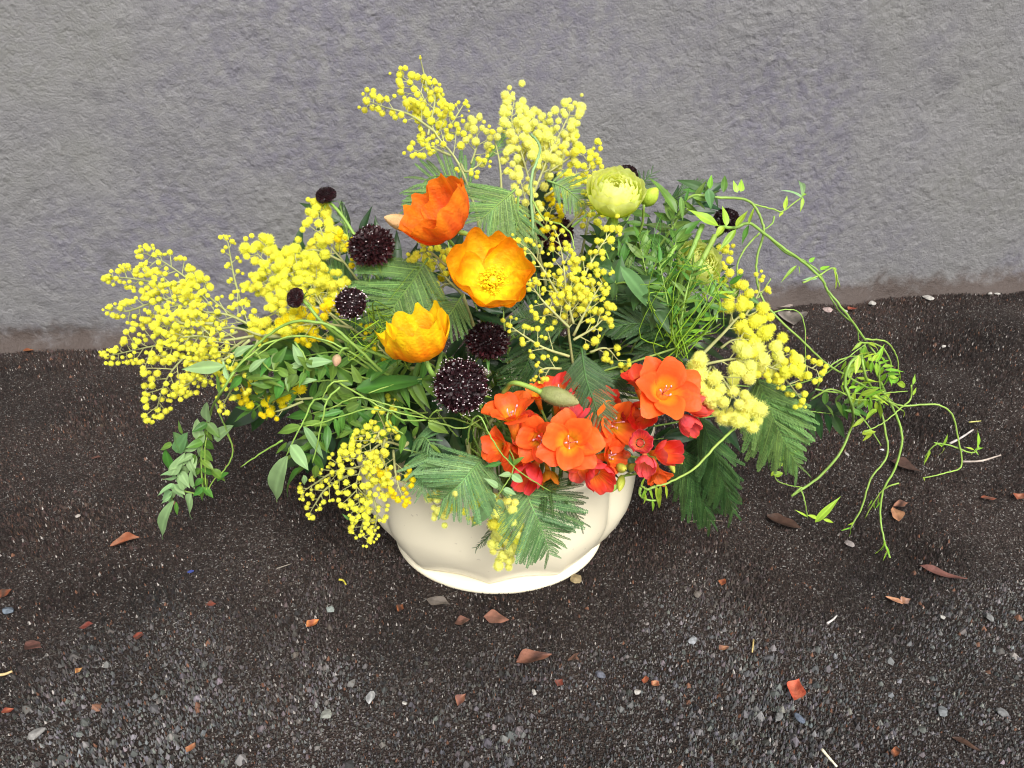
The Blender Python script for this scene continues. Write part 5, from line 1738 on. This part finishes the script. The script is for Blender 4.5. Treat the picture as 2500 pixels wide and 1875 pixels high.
vine('knot of bright curling tendrils hanging at the far right over the pavement', (2113, 831, 0.06), [
    ([(1900, 950, 0.09), (2000, 920, 0.07), (2060, 880, 0.06), (2113, 840, 0.06)], dict(r=0.001)),
    ([(2113, 860, 0.06), (2076, 886, 0.05), (2063, 936, 0.05), (2080, 991, 0.05), (2080, 1038, 0.71), (2046, 1113, 0.69), (1995, 1168, 0.68), (1932, 1211, 0.67)], dict(r=0.0017, r1=0.0016)),
    ([(2101, 850, 0.06), (2113, 919, 0.05), (2143, 974, 0.715), (2160, 1046, 0.705), (2166, 1113, 0.69), (2126, 1168, 0.675), (2105, 1236, 0.66), (2076, 1291, 0.65)], dict(r=0.0016)),
    ([(2110, 845, 0.06), (2140, 910, 0.71), (2168, 974, 0.705), (2194, 1029, 0.70), (2202, 1080, 0.69), (2185, 1143, 0.68), (2156, 1198, 0.67), (2149, 1261, 0.66), (2160, 1324, 0.64), (2173, 1362, 0.625)], dict(r=0.0017)),
    ([(2164, 978, 0.71), (2206, 991, 0.72), (2282, 987, 0.72), (2324, 1012, 0.715), (2341, 1080, 0.71), (2346, 1139, 0.70), (2303, 1156, 0.69), (2253, 1168, 0.69)], dict(r=0.0013)),
    [(2080, 991, 0.71), (2122, 1042, 0.705), (2151, 1088, 0.70)],
    [(2113, 827, 0.06), (2164, 835, 0.06), (2189, 869, 0.06), (2194, 903, 0.06)],
    [(2100, 836, 0.06), (2150, 845, 0.06), (2175, 890, 0.06), (2165, 930, 0.06)],
    [(1995, 945, 0.06), (2021, 898, 0.05), (2067, 873, 0.05), (2109, 869, 0.06)],
    [(2120, 840, 0.06), (2145, 880, 0.05), (2150, 950, 0.05), (2180, 980, 0.05)],
    [(2225, 940, 0.06), (2222, 975, 0.06), (2195, 1000, 0.06), (2160, 1030, 0.06), (2110, 1055, 0.06)],
    ([(1852, 776, 0.07), (1928, 755, 0.07), (1962, 784, 0.07), (1966, 869, 0.07), (1964, 930, 0.07)], dict(r=0.0007)),
    [(1990, 950, 0.07), (2060, 960, 0.07), (2150, 960, 0.06), (2215, 955, 0.06)],
    [(1980, 975, 0.07), (2030, 950, 0.06), (2090, 975, 0.06), (2150, 975, 0.06)],
    [(1932, 1211, 0.67), (1950, 1195, 0.672), (1958, 1190, 0.675), (1938, 1187, 0.68), (1900, 1175, 0.69), (1888, 1150, 0.70)],
    [(1956, 1195, 0.67), (1965, 1225, 0.66), (1972, 1265, 0.66)],
    [(2341, 1095, 0.71), (2310, 1085, 0.71), (2285, 1085, 0.71), (2262, 1110, 0.71), (2256, 1135, 0.71)],
    [(2341, 1095, 0.71), (2375, 1105, 0.71), (2390, 1090, 0.71)],
    [(2195, 1180, 0.67), (2165, 1190, 0.67), (2140, 1215, 0.67), (2112, 1265, 0.67)],
], [
    (1972, 1258, 2012, 1268, D(dy=0.66, sx=0.8, **BR)), (1990, 1275, 2048, 1215, D(dy=0.66, sx=0.8, **BR)), (1972, 1262, 1945, 1245, D(dy=0.66, sx=0.6, **BR)), (2010, 1268, 2040, 1275, D(dy=0.66, **BR)),
    (1890, 1160, 1912, 1155, D(dy=0.69, shape='round', **BR)), (1888, 1150, 1884, 1168, D(dy=0.69, shape='ovate', **BR)), (1890, 1135, 1925, 1132, D(dy=0.70, shape='lance', **BR)), (1900, 1125, 1960, 1095, D(dy=0.70, sx=0.9, **BR)),
    (2300, 1090, 2285, 1078, D(dy=0.71, shape='ovate', **BR)), (2300, 1090, 2320, 1060, D(dy=0.71, **BR)), (2270, 1100, 2256, 1135, D(dy=0.71, **BR)), (2305, 1092, 2300, 1115, D(dy=0.71, sx=0.8, **BR)),
    (2385, 1095, 2398, 1055, D(dy=0.71, sx=0.9, **BR)), (2380, 1098, 2402, 1092, D(dy=0.71, **BR)), (2378, 1100, 2396, 1110, D(dy=0.71, **BR)), (2378, 1098, 2360, 1090, D(dy=0.71, **BR)), (2376, 1102, 2370, 1112, D(dy=0.71, **BR)),
    (2076, 1288, 2052, 1296, D(dy=0.645, sx=0.6, **BR)), (2076, 1290, 2079, 1312, D(dy=0.645, sx=0.5, **BR)), (2084, 1275, 2070, 1285, D(dy=0.65, **BR)), (2105, 1060, 2140, 1050, D(dy=0.70, shape='ovate', **BR)),
    (2130, 1055, 2105, 1078, D(dy=0.70, **BR)), (2160, 1320, 2150, 1360, D(dy=0.63, sx=0.4, **BR)), (2162, 1330, 2180, 1368, D(dy=0.63, sx=0.4, **BR)), (2158, 1318, 2163, 1352, D(dy=0.63, sx=0.5, **BR)), (2166, 1345, 2155, 1372, D(dy=0.625, sx=0.4, **BR)),
    (2150, 1225, 2135, 1245, D(dy=0.67, shape='strap', **BR)), (2130, 1220, 2118, 1240, D(dy=0.67, shape='strap', **BR)), (2145, 1215, 2143, 1242, D(dy=0.67, shape='strap', **BR)), (2135, 1225, 2132, 1250, D(dy=0.67, shape='strap', **BR)),
    (2253, 1166, 2262, 1175, D(dy=0.69, shape='ovate', **BR)), (2170, 930, 2228, 925, D(dy=0.06, **BR)), (2228, 940, 2235, 912, D(dy=0.06, sx=1.2, **BR)), (2190, 935, 2225, 945, D(dy=0.06, shape='ovate', **BR)), (2228, 965, 2238, 945, D(dy=0.06, **BR)),
    (2060, 915, 2100, 880, D(dy=0.07, shape='ovate', **BR)), (2065, 880, 2055, 910, D(dy=0.07, **BR)), (2140, 1000, 2110, 1020, D(dy=0.06, shape='ovate', **BR)), (2100, 1010, 2070, 1000, D(dy=0.07, shape='ovate', mat='mid')),
    (2110, 1020, 2080, 1045, D(dy=0.07, shape='lance', **BR)), (2205, 1004, 2214, 1012, D(dy=0.06, **BR)), (2120, 838, 2160, 850, D(dy=0.055, **BR)), (2105, 835, 2080, 855, D(dy=0.055, **BR)), (2112, 845, 2100, 890, D(dy=0.055, **BR)),
    (2150, 870, 2175, 905, D(dy=0.055, **BR)), (2190, 900, 2205, 930, D(dy=0.06, sx=0.7, **BR)),
], [
    ([(2085, 860, 0.055), (2120, 880, 0.05), (2150, 890, 0.05), (2170, 920, 0.05)], 'lance', 'bright', 44, 14, dict(flat=0.9, ang=60)),
    ([(2040, 930, 0.065), (2090, 960, 0.06), (2150, 985, 0.06)], 'lance', 'bright', 48, 20, dict(flat=0.9, ang=55)),
    ([(1990, 1000, 0.10), (2040, 980, 0.09), (2090, 1000, 0.09)], 'lance', 'mid', 60, 24, dict(flat=0.9, ang=55)),
    ([(2060, 880, 0.07), (2090, 920, 0.065), (2120, 960, 0.06)], 'strap', 'bright', 52, 18, dict(flat=0.9, ang=50)),
])
vine('pale green curling stem standing before the top middle mimosa', (1300, 600, 0.04), [
    ([(1302, 640, 0.06), (1301, 560, 0.05), (1297, 480, 0.045), (1298, 430, 0.045), (1312, 390, 0.045), (1318, 360, 0.05), (1308, 340, 0.055), (1296, 328, 0.06)], dict(r=0.0018, r1=0.0012, mat='pale')),
    [(1300, 490, 0.045), (1330, 535, 0.04), (1370, 548, 0.03), (1395, 575, 0.03), (1402, 610, 0.03)],
], [(1296, 440, 1288, 470, D(dy=0.045, shape='strap', mat='pale'))], r=0.001, name='curling_stem', cat='stem')

# ------------------------------------------------------------------ litter on the pavement
def fallen_leaf(label, u, v, px, ratio, ang, c1, c2, curl=0.25, ragged=0.16, seed=0):
    """A dry leaf lying on the ground, its long axis at ang degrees on the ground plane."""
    P = ground(u, v)
    L = px * mpx(P)
    r = random.Random(seed + int(u))
    p1, p2 = r.uniform(0, 6), r.uniform(0, 6)

    def fn(s, t):
        t2 = t * 2 - 1
        w = 0.58 * ratio * math.sin(math.pi * (0.01 + 0.98 * s) ** 0.82) ** 1.25
        w *= 1 + ragged * math.sin(9 * s + p1 + (t2 > 0) * 2) * abs(t2)
        x = w * t2
        x += 0.10 * math.sin(2.6 * s + p1) - 0.05
        z = curl * ((abs(t2) ** 1.3) * w * (2.0 if t2 > 0 else 1.1) + 0.55 * (s - 0.4) ** 2) + 0.03 * math.sin(7 * s + p2 + t2) + 0.02
        return Vector((x, (s - 0.5), max(0.012, z * 0.7))) * L

    def cf(s, t):
        k = abs(t * 2 - 1)
        c = tuple(q * 0.72 for q in mixc(c1, c2, 0.5 + 0.5 * math.sin(7 * s + 5 * t + p1)))
        return tuple(q * (0.8 if k < 0.12 else 1.0) for q in c)

    b = MB()
    b.grid(fn, 12, 8, cf)
    W = Matrix.Translation(Vector((P.x, P.y, 0.0012))) @ Matrix.Rotation(math.radians(ang - 90), 4, 'Z') @ Matrix.Rotation(r.uniform(-0.08, 0.08), 4, 'Y')
    o = put('fallen_leaf', b.mesh('fallen_leaf', M['dry']), None, W)
    return tag(o, label, 'leaf', 'fallen leaves on the pavement')


TAN, ORG, RED, BRN, PNK, GRY = lin(172, 122, 92), lin(168, 100, 64), lin(142, 72, 52), lin(84, 60, 50), lin(124, 86, 74), lin(112, 104, 96)
for a in [
    ('pale orange leaf lying left of the trailing vine tip', 306, 1330, 66, 0.62, 18, TAN, ORG, 0.5),
    ('small rust leaf at the left edge level with the bowl foot', 17, 1453, 34, 0.7, 60, RED, BRN, 0.3),
    ('dull brown leaf low near the left edge', 82, 1578, 50, 0.55, -25, PNK, BRN, 0.2),
    ('flat rust scrap left, between bowl foot height and bottom edge', 212, 1532, 34, 0.5, 15, PNK, RED, 0.2),
    ('dark red round scrap of leaf left of centre', 339, 1554, 26, 0.8, 0, RED, BRN, 0.2),
    ('bright orange crumpled leaf below and left of the bowl', 765, 1526, 34, 0.8, 40, ORG, lin(220, 150, 80), 0.6),
    ('brown speckled scrap of leaf just below the bowl foot', 980, 1487, 26, 0.7, 60, ORG, BRN, 0.3),
    ('flat pinkish oval leaf straight below the bowl', 1212, 1515, 62, 0.62, 0, PNK, lin(172, 118, 100), 0.1),
    ('faint brown leaf left of the pinkish oval leaf', 1130, 1522, 40, 0.6, 20, BRN, PNK, 0.15),
    ('small upright tan leaf scrap near the bottom, left of middle', 1130, 1713, 38, 0.6, 60, TAN, PNK, 0.6),
    ('tiny orange leaf crumb at the bottom left', 468, 1828, 28, 0.7, 70, ORG, TAN, 0.5),
    ('tiny orange crumb near the left edge, lower down', 20, 1738, 28, 0.6, 30, ORG, RED, 0.3),
    ('orange leaf crumb at left amid brown grit', 195, 1640, 20, 0.8, 60, lin(225, 170, 110), ORG, 0.3),
    ('little rust scrap above the dark patch at left', 517, 1478, 24, 0.6, 10, RED, PNK, 0.2),
    ('grey dry leaf just left of the bowl foot front', 1068, 1476, 62, 0.45, -25, GRY, lin(120, 112, 104), 0.2),
    ('folded brown leaf with a pointed end below the bowl on the right', 1306, 1616, 88, 0.5, 24, BRN, lin(160, 112, 86), 0.45),
    ('torn bright red orange leaf at the lower right', 1948, 1690, 66, 0.55, 55, lin(208, 92, 66), lin(224, 120, 90), 0.45),
    ('long narrow brown leaf at the right below the tendrils', 2301, 1405, 104, 0.26, -18, lin(140, 98, 84), PNK, 0.3),
    ('curved cream and orange scrap at the right', 2182, 1470, 42, 0.4, -50, lin(226, 170, 130), TAN, 0.5),
    ('pinkish scrap beside the curved cream scrap', 2212, 1472, 32, 0.6, 20, lin(205, 165, 150), TAN, 0.3),
    ('red orange crumb of leaf right of the bowl foot', 1767, 1424, 26, 0.6, 70, RED, ORG, 0.4),
    ('rust crumb below the bowl on the right', 1369, 1670, 24, 0.8, 60, RED, PNK, 0.3),
    ('orange crumb at lower middle right, the left of two', 1575, 1662, 24, 0.6, 80, ORG, RED, 0.4),
    ('cream orange crumb, the right of two at lower middle right', 1600, 1671, 22, 0.8, 30, lin(225, 170, 120), ORG, 0.4),
    ('orange brown curl near the bottom right corner', 2185, 1838, 32, 0.6, 70, ORG, BRN, 0.5),
    ('dark brown long leaf at the bottom right', 2357, 1822, 62, 0.3, -25, lin(84, 58, 46), BRN, 0.3),
    ('split tan leaf upper half under the hanging tendril tips', 2200, 1236, 44, 0.5, 5, lin(190, 140, 110), BRN, 0.3),
    ('split tan leaf lower pointed half under the hanging tendril tips', 2187, 1258, 52, 0.5, 78, TAN, lin(205, 150, 110), 0.3),
    ('large dark brown leaf beneath the right tendril loop', 2210, 1146, 74, 0.55, -30, lin(98, 76, 66), BRN, 0.3),
    ('dark curled brown leaf right of the hanging fronds', 1912, 1280, 84, 0.5, -35, lin(92, 66, 56), BRN, 0.5),
    ('reddish sliver of leaf at the right edge', 2413, 1219, 36, 0.4, 0, PNK, RED, 0.2),
    ('pale brown leaf tip right, above the long narrow leaf', 2492, 1216, 34, 0.7, 50, TAN, ORG, 0.4),
    ('big pale grey leaf by the wall behind the right vine', 1936, 782, 70, 0.75, 70, lin(172, 160, 150), GRY, 0.5),
    ('small rust leaf near the wall at the left', 70, 858, 26, 0.6, 10, ORG, RED, 0.3),
    ('rust scrap at the wall foot on the right', 2082, 757, 26, 0.6, 30, RED, ORG, 0.3),
    ('lilac grey petal scrap at the wall foot behind the right mimosa', 1836, 752, 46, 0.5, 10, lin(150, 140, 165), GRY, 0.3),
    ('light flat leaf chip by the wall foot right of the vine', 1912, 749, 50, 0.45, 5, lin(196, 180, 168), lin(176, 160, 150), 0.2),
    ('small tan leaf scrap at the lower middle right', 1768, 1586, 28, 0.6, 30, TAN, PNK, 0.4),
    ('faded brown leaf bit beside the folded brown leaf', 1400, 1606, 36, 0.3, 30, PNK, BRN, 0.2),
    ('brown leaf flake under the far left mimosa', 235, 1120, 22, 0.6, 0, BRN, PNK, 0.2),
]:
    fallen_leaf(*a)


def pebble(label, u, v, px, col, flat=0.36, seed=0):
    P = ground(u, v)
    R = 0.5 * px * mpx(P)
    bm = bmesh.new()
    bmesh.ops.create_icosphere(bm, subdivisions=2, radius=1.0)
    r = random.Random(seed + int(u * 3 + v))
    yk = r.uniform(0.5, 0.95)
    d = [Vector((r.uniform(-1, 1), r.uniform(-1, 1), r.uniform(-1, 1))).normalized() for _ in range(9)]
    b = MB()
    for vv in bm.verts:
        q = vv.co.copy()
        for k in d:
            ex = q.dot(k) - 0.6
            if ex > 0:
                q -= k * ex
        b.v.append(Vector((q.x * R, q.y * R * yk, q.z * R * flat)))
        g = r.uniform(0.45, 0.68)
        b.c.append(tuple(c * g for c in col))
    b.f = [tuple(x.index for x in f.verts) for f in bm.faces]
    bm.free()
    W = Matrix.Translation(Vector((P.x, P.y, R * flat * 0.35))) @ Matrix.Rotation(r.uniform(0, 6), 4, 'Z')
    o = put('pebble', b.mesh('pebble', M['stone'], True), None, W)
    return tag(o, label, 'pebble', 'pebbles on the pavement')


W1, G1, T1, B1 = lin(205, 200, 192), lin(140, 140, 138), lin(176, 158, 118), lin(112, 122, 138)
for a in [
    ('pale speckled stone left of the bowl foot', 805, 1489, 30, lin(170, 178, 172)),
    ('white angular stone at the lower left of centre', 905, 1705, 42, lin(190, 190, 188)),
    ('pale grey stone left and below the white angular one', 797, 1746, 34, lin(160, 162, 152)),
    ('light grey stone near the bottom left corner', 92, 1790, 44, lin(165, 162, 158)),
    ('tiny round white pebble right of the white angular stone', 987, 1717, 14, W1),
    ('tan pebble tucked against the right of the bowl foot', 1408, 1413, 38, T1),
    ('grey brown pebble to the right of the bowl on dark grit', 1703, 1451, 28, lin(132, 124, 116)),
    ('bluish grey stone near the torn red leaf', 1952, 1754, 34, B1),
    ('grey flat stone left of the bluish stone', 1902, 1750, 38, G1),
    ('blue grey chip embedded low in the middle', 1465, 1648, 42, lin(125, 128, 140)),
    ('white pebble at the middle bottom right of the folded leaf', 1557, 1690, 22, W1),
    ('pale pebble close to the folded brown leaf', 1304, 1690, 24, W1),
    ('white pebble at the wall foot, leftmost of the right side row', 2127, 742, 28, W1),
    ('white flat pebble at the wall foot in the middle of the row', 2266, 728, 34, W1),
    ('white pebble at the wall foot, second from the right end', 2415, 718, 22, W1),
    ('white pebble at the wall foot, rightmost', 2435, 718, 16, W1),
    ('pinkish white chip at the wall foot beside the vine stem', 2022, 757, 32, lin(210, 186, 178)),
    ('white chip just right of the vine stem near the wall', 2062, 760, 20, W1),
    ('pale pebble below the split tan leaf', 2072, 1329, 28, lin(170, 160, 156)),
    ('light pebble near the middle right edge', 2304, 846, 18, W1),
    ('small white pebble under the tendrils', 2068, 1110, 16, W1),
    ('bright white pebble within the tendril knot', 2153, 1098, 12, lin(230, 230, 230)),
    ('white fragment at the right, below the narrow leaf', 2300, 1507, 18, W1),
    ('grey pebble at the far right under the tendrils', 2416, 1508, 30, G1),
    ('small orange cream pebble left of the bowl', 190, 1261, 18, lin(200, 190, 180)),
    ('blue flecked chip left of the bowl', 466, 1396, 18, lin(70, 80, 150)),
    ('grey bluish stone at the left edge', 20, 1492, 40, lin(120, 130, 142)),
    ('white pebble at lower right of centre', 1690, 1565, 30, lin(170, 172, 175)),
    ('pale chip at the right bottom', 2300, 1738, 40, lin(135, 138, 140)),
    ('pale chip at the far right bottom', 2450, 1741, 34, lin(145, 145, 145)),
]:
    pebble(*a)


def fallen_twig(label, pts, r, col):
    b = MB()
    P = [ground(u, v) + Vector((0, 0, r + 0.0006)) for u, v in pts]
    b.tube(smooth(P, 4), r, r * 0.7, 6, col)
    o = b.build('fallen_twig', M['dry'])
    return tag(o, label, 'twig', 'twigs on the pavement')


fallen_twig('pale twig lying beside the small right tendril leaves', [(2318, 1086), (2345, 1072), (2375, 1052)], 0.0016, lin(190, 180, 175))
fallen_twig('long pale twig at the right edge below the tendril leaves', [(2350, 1130), (2395, 1128), (2442, 1114)], 0.0014, lin(180, 165, 155))
fallen_twig('short yellow straw at the right above the pale twigs', [(2365, 1033), (2394, 1030)], 0.001, lin(205, 200, 120))
fallen_twig('pale straw stalk at the bottom edge lower right', [(2005, 1832), (2020, 1850), (2042, 1875)], 0.0013, lin(220, 215, 190))
fallen_twig('upright straw bit at the lower right of centre', [(1839, 1565), (1836, 1595)], 0.001, lin(190, 170, 110))
fallen_twig('straw stub at the left edge', [(-5, 1652), (15, 1649), (32, 1642)], 0.0015, lin(205, 180, 130))
fallen_twig('thin dry stalk right of the bowl', [(1680, 1275), (1720, 1272), (1765, 1274)], 0.0006, lin(140, 125, 110))
fallen_twig('yellow curved petal shred below the left mimosa spray', [(828, 1418), (838, 1420), (845, 1430)], 0.0012, lin(200, 190, 70))
fallen_twig('thin grey stalk on the dark grit left of the bowl', [(676, 1390), (712, 1378)], 0.0006, lin(150, 140, 130))
fallen_twig('white dry stick lying right of centre on grey asphalt', [(2018, 1525), (2032, 1516), (2042, 1506)], 0.0012, lin(200, 195, 190))

print('mimosa balls', sum(COUNT.values()), COUNT)
print('objects', len(bpy.data.objects), 'tris', sum(len(m.polygons) for m in bpy.data.meshes))
